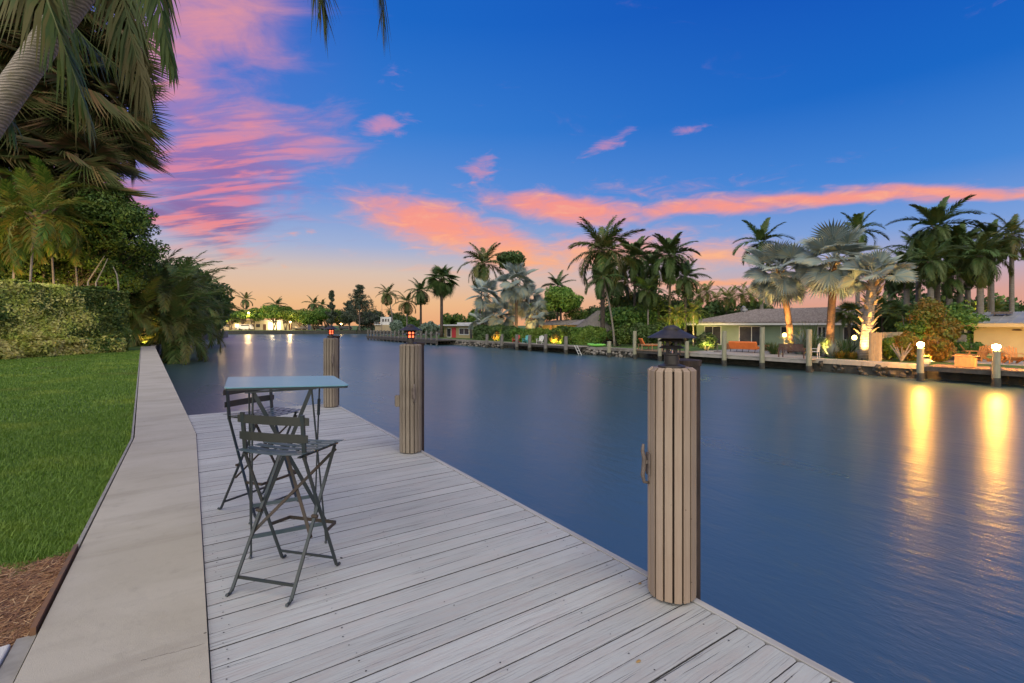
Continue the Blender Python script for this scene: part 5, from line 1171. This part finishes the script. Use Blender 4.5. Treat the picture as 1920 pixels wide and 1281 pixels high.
pq = [c for c in bpy.data.objects if c.parent == mh and c.name.startswith('wall_plaque')][0]; pq.location = Vector((HX-.01, sAt(1907, HX), zof(620, 33)))-Vector(mh.location)
add('roof_hatch', MB().box((rx0+2.9, sAt(1878, 49), 2.38), (.7, 1.0, .16)), M['iron'], mh)
o = obj('garden_wall', wbox(HX-4.5, HX-4.3, sAt(1780, 42), sAt(1806, 42), GZ, .85), M['seawall_far']); tag(o, 'low grey garden wall left of the metal roofed house', 'wall')
# ---------------- small flat roofed house, roofs behind the hedge, thatched hut
fh = thing('flat_roofed_house', 'small yellow house with a white flat roof right of the tall fan palm', 'house', (0, 0, GZ))
a, b_ = sAt(833, 38), sAt(886, 38)
add('wall', wbox(38, 44, b_, a, GZ-.1, 1.35), M['yellow_wall'], fh); add('roof', wbox(37.2, 45, b_-.6, a+.8, 1.36, 1.62), M['white_roof'], fh)
add('roof', wbox(39, 44, b_+1.5, a-3, 1.63, 1.95), M['white_roof'], fh)
opening(fh, 38, sAt(861, 38), sAt(880, 38), -.15, 1.05, n=2, fr=.14); opening(fh, 38, sAt(838, 38), sAt(846, 38), GZ, 1.0, 'door', n=1, fr=.12)
add('shutter', wbox(37.9, 37.99, sAt(848, 38), sAt(855, 38), GZ, 1.1), M['red_paint'], fh); add('shutter', wbox(37.9, 37.99, sAt(882, 38), sAt(885.5, 38), GZ, 1.1), M['car_dark'], fh)
sh = thing('shingled_house', 'yellow house with a grey shingle roof behind the broad green hedge', 'house', (0, 0, GZ))
a, b_ = sAt(1016, 47), sAt(1112, 47)
add('wall', wbox(47, 54, b_, a, GZ-.1, 1.5), M['yellow_wall'], sh)
ml = a-7
mb = MB().add([(46, b_-.5, 1.55), (50.5, b_+3, 3.0), (55, b_-.5, 1.55), (46, ml, 1.55), (50.5, ml-2, 3.0), (55, ml, 1.55)], [(0, 1, 4, 3), (1, 2, 5, 4), (3, 4, 5), (0, 2, 1), (0, 3, 5, 2)]); add('roof', mb, M['shingle'], sh)
mb = MB().add([(45.5, ml+.1, 1.5), (49, ml+.1, 2.3), (54, ml+.1, 1.5), (45.5, a+.5, 1.5), (49, a-.6, 2.3), (54, a+.5, 1.5)], [(0, 1, 4, 3), (1, 2, 5, 4), (3, 4, 5), (0, 2, 1), (0, 3, 5, 2)]); add('porch_roof', mb, M['thatch'], sh)
for q in (a-.6, a-3.5, ml+.6): add('porch_post', wbox(45.9, 46.1, q-.12, q+.12, GZ, 1.5), M['teak'], sh)
opening(sh, 47, sAt(1052, 47), sAt(1074, 47), -.2, 1.1, n=2, fr=.10)
p, Y = fp(1122, 41.5); hut = thing('thatched_hut', 'round thatched tiki hut roof left of the large coconut palm', 'hut', p)
mb = MB().lathe([(3.1, 1.55), (3.0, 1.80), (2.0, 2.55), (1.0, 3.30), (.15, 3.95)], 26, cap=False); add('thatch_roof', mb, M['thatch'], hut); kids(hut)
for o in [c for c in bpy.data.objects if c.parent == hut]: o.location = (0, 0, 0)
V = []; F = []; rg = np.random.default_rng(77)
for i in range(1500):
    a_ = rg.uniform(0, 6.28); q = rg.uniform(0, 1)**.7; r_ = .3+2.8*q; z = 3.85-2.15*q+.05; d = np.array([math.cos(a_), math.sin(a_), 0]); s = np.array([-d[1], d[0], 0])*.06; p0 = d*r_+np.array([0, 0, z]); p1 = p0+d*.35+np.array([0, 0, -.42+rg.uniform(-.1, .05)]); b = len(V); V += [p0-s, p0+s, p1+s*.4, p1-s*.4]; F.append((b, b+1, b+2, b+3))
o = obj('thatch_strand', MB().add(V, F), M['thatch'], hut); o['kind'] = 'stuff'
for i in range(6): a_ = i*math.pi/3; obj('post', MB().tube([(2.4*math.cos(a_), 2.4*math.sin(a_), 0), (2.4*math.cos(a_), 2.4*math.sin(a_), 2.1)], .09, 8), M['teak'], hut)
obj('bar_counter', MB().box((-1.6, 0, .55), (.5, 2.6, 1.1)), M['dark_wood'], hut)
# ---------------- docks and seawalls
def dockseg(pxa, pxb, name, label, mat, zt=GZ+.05, x0=31.7, x1=33.62, th=.10, fas=.22):
    a, b_ = sAt(pxa, x0), sAt(pxb, x0); t = thing(name, label, 'dock', (x0, (a+b_)/2, GZ)); 
    yy = min(a, b_); hi = max(a, b_); w = .30 if hi-yy < 14 else .42
    n = 0
    while yy+w*.5 < hi:
        add('plank', wbox(x0+rr.uniform(0, .04), x1, yy+.012, yy+w-.012, zt-.05, zt+rr.uniform(-.004, .004)), M[mat], t); yy += w; n += 1
    add('fascia', wbox(x0+.05, x0+.12, min(a, b_), hi, zt-.05-fas, zt-.055), M['deck_dark'] if mat != 'paver' else M['paver'], t)
    add('stringer', wbox(x1-.3, x1-.2, min(a, b_), hi, zt-.05-fas, zt-.055), M['deck_dark'], t)
    return t
dockseg(944, 1088, 'far_dock', 'long plank dock with the red, teal and white chairs', 'dock_far')
dockseg(1190, 1291, 'far_dock', 'brown plank dock under the orange lounger', 'dock_warm')
dockseg(1292, 1519, 'far_dock', 'pale plank dock in front of the orange sofa', 'paver', x0=31.8)
dockseg(1731, 2060, 'far_dock', 'lit brown dock at the right edge with the wooden dock box', 'dock_warm')
def swall(pxa, pxb, label, mat='seawall_far', capm='seawall_far', x0=32.6):
    a, b_ = sAt(pxa, x0), sAt(pxb, x0); a, b_ = min(a, b_), max(a, b_); t = thing('far_seawall', label, 'seawall', (x0, (a+b_)/2, GZ))
    n = max(2, int((b_-a)/3.2)); 
    for i in range(n): add('cap_section', wbox(x0, 33.64, a+(b_-a)*i/n+.01, a+(b_-a)*(i+1)/n-.01, GZ-.22, GZ+.03+rr.uniform(-.008, .008)), M[capm], t)
    V = []; F = []; rg = np.random.default_rng(int(pxa)); mb = MB()
    for i in range(int((b_-a)*7)):
        c = (x0-.02+rg.uniform(-.10, .12), rg.uniform(a, b_), rg.uniform(WZ-.1, GZ-.25)); r_ = rg.uniform(.09, .22)
        vs = [Vector((math.cos(q*1.0472), math.sin(q*1.0472), 0))*r_*rg.uniform(.7, 1.2) for q in range(6)]
        mb.add([(c[0]-abs(v.x)*.5, c[1]+v.x, c[2]+v.y) for v in vs]+[(c[0]-r_*.9, c[1], c[2])]+[(c[0]+.2, c[1], c[2])], [(q, (q+1) % 6, 6) for q in range(6)]+[((q+1) % 6, q, 7) for q in range(6)])
    o = add('rubble', mb, M[mat], t); o['kind'] = 'stuff'
    add('wall_face', wbox(x0+.10, 33.6, a, b_, WZ-.6, GZ-.23), M['stain_shade_dark'], t); return t
swall(826, 943, 'pale weathered seawall below the flat roofed house and dark hedge')
swall(1089, 1189, 'pale seawall below the thatched hut and the lime green kayak')
swall(1520, 1730, 'warm lit seawall with rubble below it in front of the young silver palm', 'stain_shade_dark', 'concrete')
o = obj('bank_wall', MB().prism([(33.3, -80), (33.58, -80), (33.58, 103), (33.3, 103)], WZ-.6, GZ-.26), M['stain_shade_dark']); tag(o, 'retaining wall coloured dark for the shade under the far docks', 'wall')  # dark colour stands for the shaded void under the docks
# corner dock with posts
p1_, p2_ = at(718, 92, 0), at(830, 76, 0)
t = thing('corner_dock', 'dark wooden dock with short posts at the far corner of the canal', 'dock', (30.5, 85, GZ))
ca, cb = sAt(830, 30.4), 96.5
yy = ca
while yy < cb: add('plank', wbox(29.6, 33.6, yy+.02, yy+.98, GZ-.15, GZ), M['deck_dark'], t); yy += 1.0
add('fascia', wbox(29.55, 29.65, ca, cb, GZ-.5, GZ-.16), M['deck_dark'], t)
yy = ca+.6
while yy < cb+.1: add('post', MB().tube([(29.75, yy, WZ-.4), (29.75, yy, .55)], .17, 8), M['pile_grey'], t); yy += 1.9
add('rail', wbox(29.7, 29.8, ca, cb, .10, .22), M['deck_dark'], t)
def fpile(px, ytop, x, r, mat, label, lamp=False, grp='bare pilings of the far docks'):
    p, Y = onT(px, x, WZ); zt = zof(ytop, Y); t = thing('dock_piling', label, 'piling', p, 0, grp)
    mb = MB().tube([(0, 0, -.6), (0, .01, (zt-WZ)*.5), (.02, 0, zt-WZ-.03), (.02, 0, zt-WZ)], [r*1.08, r*1.03, r, r*.8], 12); obj('piling_shaft', mb, M[mat], t); obj('waterline_band', MB().lathe([(r*1.12, -.3), (r*1.13, .3), (r*1.06, .42)], 12, cap=False), M['stain_shade_dark'], t)
    return t, p, zt
for px, yt, mt, lab in ((913, 627, 'pile_grey', 'grey piling in front of the dark hedge'), (941, 627, 'pile_grey', 'grey piling at the left end of the long dock'), (969, 627.5, 'pile_grey', 'grey piling beside the red chair'), (993, 628.5, 'pile_grey', 'grey piling beside the teal chair'),
        (1023, 627, 'pile_grey', 'grey piling beside the white chair'), (1061, 631, 'pile_grey', 'grey piling near the right end of the long dock'), (1142, 640, 'pile_pale', 'thin short piling below the large coconut palm'), (1190, 621, 'pile_pale', 'pale piling left of the orange lounger'),
        (1237, 622, 'pile_pale', 'pale piling behind the left side of the near pagoda light'), (1288, 640, 'pile_pale', 'short piling behind the right side of the near pagoda light'), (1358, 621, 'pile_pale', 'pale piling left of the orange sofa'),
        (1429, 614, 'pile_pale', 'pale piling right of the orange sofa'), (1517, 618, 'pile_pale', 'pale piling at the right of the dark bench')):
    fpile(px, yt, 31.55, .15 if px > 1150 else .19, mt, lab)
for px, yt, lab in ((1726, 652, 'left'), (1868, 657, 'right')):
    t, p, zt = fpile(px, yt, 31.6, .15, 'pile_pale', 'piling carrying the %s bright lamp of the lit dock' % lab, grp='lamp pilings of the lit dock')
    L = thing('piling_lamp', '%s of the two dazzling dock lamps at the right' % ('left' if lab == 'left' else 'right'), 'lamp', (p.x+.02, p.y, zt), 0, 'dazzling lamps on the far pilings')
    obj('lamp_base', MB().lathe([(.09, 0), (.09, .03), (.05, .05)], 14), M['bronze'], L); obj('globe', MB().lathe([(.03, .04), (.12, .09), (.15, .17), (.12, .25), (.03, .28)], 14), M['lamp_warm'], L, smooth=True); obj('lamp_cap', MB().lathe([(.14, .282), (.05, .32), (.01, .33)], 14), M['bronze'], L)
# water ladder at the dock end, chain
p, Y = onT(1083, 31.6, WZ); t = thing('boat_ladder', 'white ladder slanting into the water at the end of the long dock', 'ladder', p)
for q in (0, .4): obj('rail', MB().tube([(0, q-.8, -.3), (.1, q+.2, .9)], .03, 6), M['white_paint'], t)
for i in range(4): f = .15+i*.22; obj('rung', MB().tube([(.1*f, -.8+f, -.3+1.2*f), (.1*f, -.4+f, -.3+1.2*f)], .02, 6), M['white_paint'], t)
# ---------------- seats
def adirondack(loc, rz, mat, label, group='adirondack chairs on the far bank'):
    t = thing('adirondack_chair', label, 'chair', loc, rz, group); m_ = M[mat]
    for s in (-1, 1):
        obj('front_leg', MB().box((.30*s, .34, .27), (.03, .11, .54)), m_, t); obj('rear_leg', MB().bar((.27*s, .38, .34), (.27*s, -.50, .02), .03, .12, (0, 0, 1)), m_, t); obj('armrest', MB().box((.34*s, .02, .555), (.14, .78, .025)), m_, t)
    for i in range(5): obj('seat_slat', MB().box((0, .36-i*.12, .37-i*.045), (.52, .10, .02), Matrix.Rotation(R(20), 3, 'X')), m_, t)
    for i in range(5):
        x = (-.2+i*.1); h = .80-.5*abs(x)*1.1; obj('back_slat', MB().bar((x*.85, -.12, .20), (x*1.25, -.12-.42*h/.8, .20+h*.95), .085, .02, (0, 1, .4)), m_, t)
    obj('back_rail', MB().box((0, -.42, .52), (.60, .03, .07)), m_, t); return t
FW = R(90)   # faces -x (the canal)
def seatpos(px, t, dz=0): p, Y = fp(px, t, GZ+dz); return p
adirondack(seatpos(968, 32.7, .05), R(120), 'red_paint', 'small red chair on the long far dock, leftmost of three')
adirondack(seatpos(987, 32.7, .05), R(120), 'teal_paint', 'small teal chair on the long far dock, middle of three')
adirondack(seatpos(1013, 32.7, .05), R(120), 'white_paint', 'small white chair on the long far dock, rightmost of three')
adirondack(seatpos(1837, 38.5, .04), R(70), 'orange_wood', 'orange wooden chair with a slatted back left of the right dock lamp')
adirondack(seatpos(1822, 39.4, .04), R(200), 'orange_wood', 'orange wooden chair turned sideways behind the dock box')
adirondack(seatpos(1901, 37.5, .04), R(120), 'orange_wood', 'orange wooden chair at the right edge right of the right dock lamp')
adirondack(seatpos(1876, 38.6, .04), R(150), 'orange_wood', 'orange wooden chair half hidden behind the right dock lamp piling')
o = obj('patio', wbox(36.6, 40.5, -6, sAt(1760, 38), GZ-.05, GZ+.04), M['paver']); o['kind'] = 'structure'
# orange lounger
t = thing('orange_lounger', 'teak deck lounger with an orange raised backrest cushion', 'lounger', seatpos(1217, 32.6, .05), R(-35))
obj('back_cushion', MB().box((-.62, 0, .70), (.10, 1.05, .62), Matrix.Rotation(R(-28), 3, 'Y')), M['orange_fabric'], t, bevel=.03)
obj('seat_cushion', MB().box((.05, 0, .40), (1.15, 1.0, .10)), M['orange_fabric'], t, bevel=.03)
for s in (-1, 1): obj('side_rail', MB().box((.1, .58*s, .46), (1.9, .05, .07)), M['teak'], t)
for sx in (-.75, .1, .95):
    for s in (-1, 1): obj('leg', MB().box((sx, .58*s, .21), (.07, .06, .42)), M['teak'], t)
# orange sofa seen from behind (futon)
t = thing('orange_sofa', 'long orange outdoor sofa seen from the side of its reclined back', 'sofa', seatpos(1397, 36.2, .03), R(0))
obj('back_cushion', MB().box((-.30, 0, .55), (.22, 2.25, .62), Matrix.Rotation(R(-22), 3, 'Y')), M['orange_fabric'], t, bevel=.05)
obj('seat_cushion', MB().box((.25, 0, .36), (.90, 2.2, .18)), M['orange_fabric'], t, bevel=.05)
for sx in (-.3, .6):
    for y in (-1.0, 0, 1.0): obj('leg', MB().bar((sx, y, .28), (sx-.05, y+.04, 0), .03, .03, (1, 0, 0)), M['bronze'], t)
# dark bench
t = thing('dark_bench', 'dark brown slatted bench with armrests at the dock edge', 'bench', seatpos(1487, 32.4, .05), R(0))
for i in range(5): obj('back_slat', MB().box((-.28, 0, .52+i*.085), (.025, 1.5, .07)), M['dark_wood'], t)
for i in range(4): obj('seat_slat', MB().box((-.15+i*.12, 0, .42), (.10, 1.5, .03)), M['dark_wood'], t)
for s in (-1, 1):
    obj('armrest', MB().box((.02, .78*s, .62), (.6, .06, .04)), M['dark_wood'], t)
    for sx in (-.26, .26): obj('leg', MB().box((sx, .78*s, .31), (.06, .06, .62)), M['dark_wood'], t)
# white wire chair
t = thing('wire_chair', 'white wire garden chair right of the dark bench', 'chair', seatpos(1527, 33.2, .03), R(10))
for s in (-1, 1): obj('frame', MB().tube([(.22*s, .2, 0), (.22*s, .2, .62), (.22*s, -.2, .62), (.22*s, -.24, 0)], .022, 6), M['white_paint'], t)
obj('seat', MB().lathe([(.24, .42), (.24, .45)], 16), M['white_paint'], t)
for i in range(5): x = -.2+.1*i; obj('back_wire', MB().tube([(x, -.2, .44), (x*1.1, -.26, .9)], .014, 5), M['white_paint'], t)
obj('back_hoop', MB().tube([(-.24, -.2, .44), (-.24, -.27, .8), (0, -.28, .97), (.24, -.27, .8), (.24, -.2, .44)], .02, 6), M['white_paint'], t)
# dock box
t = thing('dock_box', 'wooden dock box with a flat lid on the lit dock', 'storage box', seatpos(1811, 32.3, .05), R(0))
for i in range(5): obj('front_board', MB().box((-.24, -.3+i*.15, .28), (.02, .145, .50)), M['teak'], t)
obj('box_body', MB().box((0, 0, .28), (.45, .74, .50)), M['teak'], t); obj('lid', MB().box((0, 0, .56), (.56, .92, .05)), M['teak'], t)
# pots, planter, table, kayak, parasol base
def pot(px, tt, r, h, mat, label, nm='flower_pot', plant=None):
    t = thing(nm, label, 'plant pot', seatpos(px, tt, .03)); obj('pot', MB().lathe([(r*.7, 0), (r, h*.9), (r*1.06, h), (r*.9, h), (r*.85, h*.85)], 16), M[mat], t); obj('soil', MB().lathe([(r*.87, h*.84), (.01, h*.86)], 14, cap=False), M['soil'], t); return t
pot(1777, 38.2, .42, .62, 'black_pot', 'large black plant pot left of the orange chairs'); pot(1366, 40, .38, .5, 'terracotta', 'wide clay pot with a small plant left of the orange sofa'); pot(1441, 40, .36, .5, 'terracotta', 'clay pot with an agave by the second sliding door')
t = thing('low_table', 'low orange wooden table between the pot and the dock box', 'table', seatpos(1795, 37.4, .04)); obj('tabletop', MB().box((0, 0, .42), (.6, 1.4, .05)), M['orange_wood'], t)
for s in (-1, 1):
    for q in (-1, 1): obj('leg', MB().box((.24*s, .6*q, .2), (.06, .06, .4)), M['orange_wood'], t)
t = thing('kayak', 'lime green kayak lying on the seawall near the thatched hut', 'kayak', seatpos(1118, 33.0, .03), R(90))
mb = MB(); N = 10
for i in range(N+1):
    u = -1+2*i/N; w = .36*(1-u*u)**.6+.01; x = 1.35*u; z = .10*u*u
    for q in range(8): a_ = q*math.pi/4; mb.v.append((x, w*math.cos(a_), z+.17+.16*math.sin(a_)*(1-u*u)**.5))
for i in range(N):
    for q in range(8): mb.f.append((i*8+q, i*8+(q+1) % 8, (i+1)*8+(q+1) % 8, (i+1)*8+q))
obj('hull', mb, M['kayak'], t, smooth=True); obj('cockpit', MB().lathe([(.22, .32), (.24, .35), (.18, .345), (.16, .30)], 14), M['car_dark'], t)
t = thing('parasol_base', 'small dark umbrella stand on the pale deck left of the sofa', 'parasol base', seatpos(1345, 34.5, .03)); obj('base', MB().lathe([(.28, 0), (.27, .06), (.05, .09)], 16), M['iron'], t); obj('tube', MB().lathe([(.03, .08), (.03, .55)], 8), M['iron'], t)
t = thing('garden_stone', 'small pale stone block beside the left lamp piling', 'stone', seatpos(1736, 33.6, .03)); obj('stone', MB().box((0, 0, .14), (.3, .35, .28)), M['cream_wall'], t, bevel=.04)
# fence between the gardens
ys = sAt(1632, 33.9); t = thing('garden_fence', 'pale wooden fence between the green house garden and the lit croton garden', 'fence', (34, ys, GZ))
for i in range(8): add('post' if i % 2 == 0 else 'post', wbox(33.85+i*1.1-.05, 33.85+i*1.1+.05, ys-.05, ys+.05, GZ, GZ+1.72), M['fence_wood'], t)
for j in range(7):
    for i in range(7): add('board', wbox(33.91+i*1.1, 33.85+(i+1)*1.1-.06, ys-.02, ys+.02, GZ+.08+j*.235, GZ+.08+j*.235+.21), M['fence_wood'], t)
t = thing('fence_panel', 'tall pale gate panel facing the canal at the end of the garden fence', 'fence', (33.8, ys-.3, GZ))
for i in range(4): add('board', wbox(33.74, 33.78, ys-.62+i*.14+.004, ys-.62+(i+1)*.14-.004, GZ, GZ+1.70), M['fence_wood'], t)
add('frame', wbox(33.79, 33.83, ys-.62, ys-.06, GZ+1.45, GZ+1.55), M['fence_wood'], t)
# glowing globes added in place of lamp reflections at the house windows
for px, y, tt, lab in ((1471, 629, 38, 'added yellow globe for a lamp reflection left of the silver palm trunks'), (1602, 634, 38, 'small added yellow globe for a lamp reflection by the right window of the green house')):
    p, Y = onT(px, tt, GZ); t = thing('added_glow_globe', lab, 'lamp', p); h = zof(y, Y)-GZ; obj('pole', MB().lathe([(.025, 0), (.025, h-.12)], 8), M['bronze'], t); obj('globe_glow', MB().lathe([(.03, h-.14), (.13, h-.08), (.16, h+.05), (.10, h+.16), (.02, h+.2)], 12), M['glow_soft'], t, smooth=True)
# string of uplights
UP = (1, .60, .20); YL = (1, .78, .22)
for px, tt, tx, ttt, hz, pw, an, cl, lab in ((1478, 37.6, 1470, 39, 5.0, 1500, 80, UP, 'under the left tall silver palm'), (1550, 35.6, 1560, 37, 5.0, 1700, 80, UP, 'under the right tall silver palm'), (1616, 34.0, 1622, 35, 3.4, 700, 90, UP, 'under the young silver palm'),
        (1266, 39.6, 1268, 41.4, 2.0, 420, 110, YL, 'behind the near pagoda light'), (1325, 35.6, 1325, 37, 1.4, 90, 110, YL, 'under the strappy plant on the pale deck'), (1302, 41.8, 1300, 43, 2.4, 260, 100, YL, 'at the left end of the tiled house'),
        (1040, 34.6, 1045, 36, .8, 110, 120, YL, 'in front of the broad green hedge'), (931, 34.5, 931, 36, .9, 90, 120, YL, 'in the gap of the dark hedge'), (985, 37.2, 985, 41, 2.8, 500, 120, UP, 'behind the hedge under the silver group'), (1030, 44, 1035, 47.5, 1.6, 260, 120, UP, 'by the thatched porch'),
        (1742, 45, 1745, 49, 6, 900, 80, UP, 'below the round headed palm'), (1850, 54.6, 1855, 56.5, 3.5, 700, 110, YL, 'over the metal roof'), (1890, 43, 1870, 47, .6, 240, 130, UP, 'at the wall of the metal roofed house'), (1225, 46, 1215, 48, 3, 520, 80, (1, .42, .15), 'deep in the dense grove'), (1735, 36, 1737, 41, 2, 420, 110, UP, 'facing the ball shrub')):
    p = fp(px, tt)[0]; q = fp(tx, ttt)[0]+Vector((0, 0, hz)); spot(p, q, pw, an, cl, 'garden spotlight '+lab)
# ================================================================== far shore
def fs(px, Y, z=-.25): return at(px, Y, z)
aa = math.atan2(dirf.y, dirf.x)
def fbox(px0, px1, Y, d, z0, z1, inset=0):
    a, b_ = fs(px0, Y), fs(px1, Y+(px1-px0)/295*9); c = (a+b_)/2+nf*d/2; L = (b_-a).length; return c, L
lbw = thing('lit_building', 'long low cream building glowing with warm light across the water', 'building', fs(495, 176), aa)
obj('wall', MB().box((0, 3, 1.7), (30, 6, 3.4)), M['cream_wall'], lbw); obj('roof', MB().box((0, 3, 3.5), (31, 7, .25)), M['white_roof'], lbw)
obj('lit_opening', MB().box((3.6, -.04, 1.5), (4.2, .06, 2.6)), M['lit_opening'], lbw)
for x in (-12, -9, -5.5, -2): obj('window', MB().box((x, -.04, 1.6), (1.3, .06, 1.2)), M['dark_pane'] if x != -9 else M['lit_opening'], lbw)
for x in (-3.8, .2, 9, 12): obj('door', MB().box((x, -.04, 1.05), (1.0, .06, 2.1)), M['dark_wood'], lbw)
hb = thing('white_boxy_house', 'white two level house with blue windows near the far corner', 'house', fs(718, 150), aa)
obj('lower_storey', MB().box((0, 3, .9), (4.8, 5, 1.9)), M['tan_wall'], hb); obj('upper_storey', MB().box((.8, 3.2, 3.1), (3.2, 4, 2.5)), M['white_paint'], hb); obj('terrace', MB().box((-1.6, 2, 1.95), (2.2, 4, .2)), M['white_paint'], hb)
for x in (0.0, .8, 1.6): obj('window', MB().box((x, 1.17, 3.3), (.5, .06, .9)), M['dark_pane'], hb)
for i in range(5): obj('rail_post', MB().box((-2.6+i*.45, .1, 2.4), (.06, .06, .8)), M['white_paint'], hb)
t = thing('mast', 'thin grey mast beside the white two level house', 'mast', fs(716, 149)); obj('pole', MB().lathe([(.09, 0), (.04, 8.3)], 6), M['iron'], t); obj('crosstree', MB().box((0, 0, 6.5), (1.0, .05, .05)), M['iron'], t)
for px, y, Y, lab in ((467, 586, 166, 'taller glowing street lamp above the trees across the water'), (545, 603, 166, 'lower glowing street lamp across the water'), (640, 607, 168, 'small glowing lamp behind the trees across the water'), (417, 605, 168, 'small glowing lamp at the left of the far shore')):
    t = thing('street_lamp', lab, 'street lamp', fs(px, Y), aa, 'lamps on the far shore'); h = zof(y, Y)+.25; obj('pole', MB().lathe([(.10, 0), (.06, h)], 8), M['iron'], t); obj('arm', MB().box((0, -.3, h), (.06, .6, .06)), M['iron'], t); obj('lamp_head', MB().lathe([(.1, -.25), (.28, -.12), (.28, 0), (.1, .1)], 12, (0, -.6, h-.05)), M['street_glow'], t)
    if h > 2.5:
        l = bpy.data.lights.new('lamp_light', 'POINT'); l.energy = 2200; l.color = (1, .62, .25); l.shadow_soft_size = .3; o = bpy.data.objects.new('lamp_light', l); COL.objects.link(o); o.parent = t; o.location = (0, -1.2, h-.6)
l = bpy.data.lights.new('opening_light', 'POINT'); l.energy = 1600; l.color = (1, .75, .4); l.shadow_soft_size = .6; o = bpy.data.objects.new('opening_light', l); COL.objects.link(o); o.parent = lbw; o.location = (3.6, -1.5, 2.0)
def car(px, Y, mat, label, van=False, rz=0):
    t = thing('parked_van' if van else 'parked_car', label, 'van' if van else 'car', fs(px, Y), aa+rz, None if van else 'cars on the far shore')
    H = 2.0 if van else 1.45; L = 5.0 if van else 4.4; pr = [(-L/2, .35), (-L/2, .95), (-L*.42, 1.0), (-L*.30, H), (L*.36, H), (L*.48, 1.0 if not van else 1.2), (L/2, .9), (L/2, .35)]
    mb = MB(); mb.add([(x, -.88+(.12 if z > 1.1 else 0), z) for x, z in pr]+[(x, .88-(.12 if z > 1.1 else 0), z) for x, z in pr], [tuple(range(8)), tuple(range(15, 7, -1))]+[(i, i+8, (i+1) % 8+8, (i+1) % 8) for i in range(8)]); obj('body', mb, M[mat], t, bevel=.05)
    obj('side_window', MB().box((.1, -.80, H-.34), (L*.5, .06, .42)), M['dark_pane'], t)
    for x in (-L*.31, L*.31):
        for s in (-1, 1): obj('wheel', MB().tube([(x, .80*s, .33), (x, .92*s, .33)], .33, 14), M['tyre'], t)
    return t
car(460, 168, 'car_white', 'white van parked under the taller street lamp', True); car(563, 170, 'car_dark', 'dark car parked left of the far green trees'); car(597, 170, 'car_dark', 'dark car parked right under the far green trees'); car(648, 168, 'car_dark', 'dark reddish car parked at the right of the far shore')
FSG = 'trees on the far shore'
for i, (px, Y, yt, rx, rz, mt, lab) in enumerate(((432, 172, 580, 5.0, 3.0, 'tree', 'leftmost clipped tree'), (452, 170, 577, 5.0, 3.0, 'tree', 'tree under the lone far coconut palm'), (476, 170, 578, 4.6, 2.9, 'tree', 'tree right of the taller street lamp'), (512, 170, 569, 5.5, 3.8, 'tree_bright', 'bright tree above the lit opening'),
        (536, 172, 572, 5.0, 3.6, 'tree_bright', 'bright tree left of the lower street lamp'), (566, 170, 573, 6.0, 4.0, 'tree_bright', 'broad bright tree right of the lower street lamp'), (590, 168, 577, 5.5, 4.0, 'tree_bright', 'bright tree left of the far red pagoda light'), (612, 172, 574, 6.0, 4.2, 'tree', 'tree behind the far red pagoda light'),
        (640, 170, 580, 5.0, 3.6, 'tree', 'tree right of the far red pagoda light'), (700, 175, 576, 6, 4.2, 'tree_dark', 'dark tree left of the white two level house'), (690, 168, 584, 4.5, 4.5, 'pine', 'wispy tree beside the white two level house'), (745, 175, 584, 6, 3.6, 'tree_dark', 'dark tree behind the corner dock'))):
    tree('far_tree', lab+' across the water', fs(px, Y), zof(yt, Y)+.25, rx, rz, LM[mt], 3800, .5, .2, 22, 140+i, group=FSG, low=.9, stems=2)
for i, (px, yc, r, lab) in enumerate(((461, 562, 15, 'lone coconut palm standing above the trees across the water'), (518, 572, 18, 'palm head over the bright trees across the water'), (588, 570, 18, 'spreading palm head left of the spiky pine across the water'), (604, 573, 14, 'small palm head beside the spiky pine across the water'), (730, 582, 8, 'tiny palm right of the mast'))):
    Y = 172; p = fs(px, Y); palm('far_palm', lab, p, zof(yc, Y)+.25, 'cocod', 14, r*Y/900/3.9*1.2, r0=.2, r1=.14, mat='ptrunk', seed=150+i, group='palms across the water', pmin=-45)
def conifer(px, Y, yt, r, n, label, seed):
    rg = np.random.default_rng(seed); h = zof(yt, Y)+.25; t = thing('casuarina', label, 'tree', fs(px, Y), 0, 'wispy pines across the water'); cs = []; rs = []; mb = MB(); mb.tube([(0, 0, 0), (0, 0, h*.6), (.1, 0, h*.98)], [.3, .16, .04], 7)
    for i in range(n):
        u = rg.uniform(.18, 1); a = rg.uniform(0, 6.28); l = r*(1.08-u)*rg.uniform(.5, 1.15)+.3; z = h*u
        for q in (.35, .65, 1): cs.append((math.cos(a)*l*q, math.sin(a)*l*q, z+l*q*.35-.2)); rs.append(.75*(1.15-q*.55)*min(1, r/4+.3))
        mb.tube([(0, 0, z-.3), (math.cos(a)*l, math.sin(a)*l, z+l*.35)], [.06, .02], 4)
    V, F = leaf_cloud(cs, rs, 5200, .30, rg, 1.1, elong=4.0); o = link('crown', npmesh('crown', V, F, LM['pine']), t); o['kind'] = 'stuff'; obj('trunk', mb, M['bark'], t)
conifer(622, 165, 545, 1.9, 26, 'narrow spiky pine across the water above the far red pagoda light', 1)
conifer(674, 160, 536, 7.5, 60, 'tall wispy pine across the water between the two red pagoda lights', 2)
conifer(655, 166, 566, 5.0, 30, 'shorter wispy pine left of the tall one across the water', 3)
# bank and shore wall
t = thing('far_shore_wall', 'dark low wall along the far shore under the clipped trees', 'seawall', pL)
n = 40
for i in range(n):
    a_, b_ = a0+dirf*(i*16.5)+nf*-.15, a0+dirf*(i*16.5+16.3)+nf*-.15; c = (a_+b_)/2-Vector(pL); c.z = -.85
    obj('wall_section', MB().box((0, 0, 0), (16.3, .5, 1.2)), M['stain_shade_dark'], t, c, (0, 0, aa))
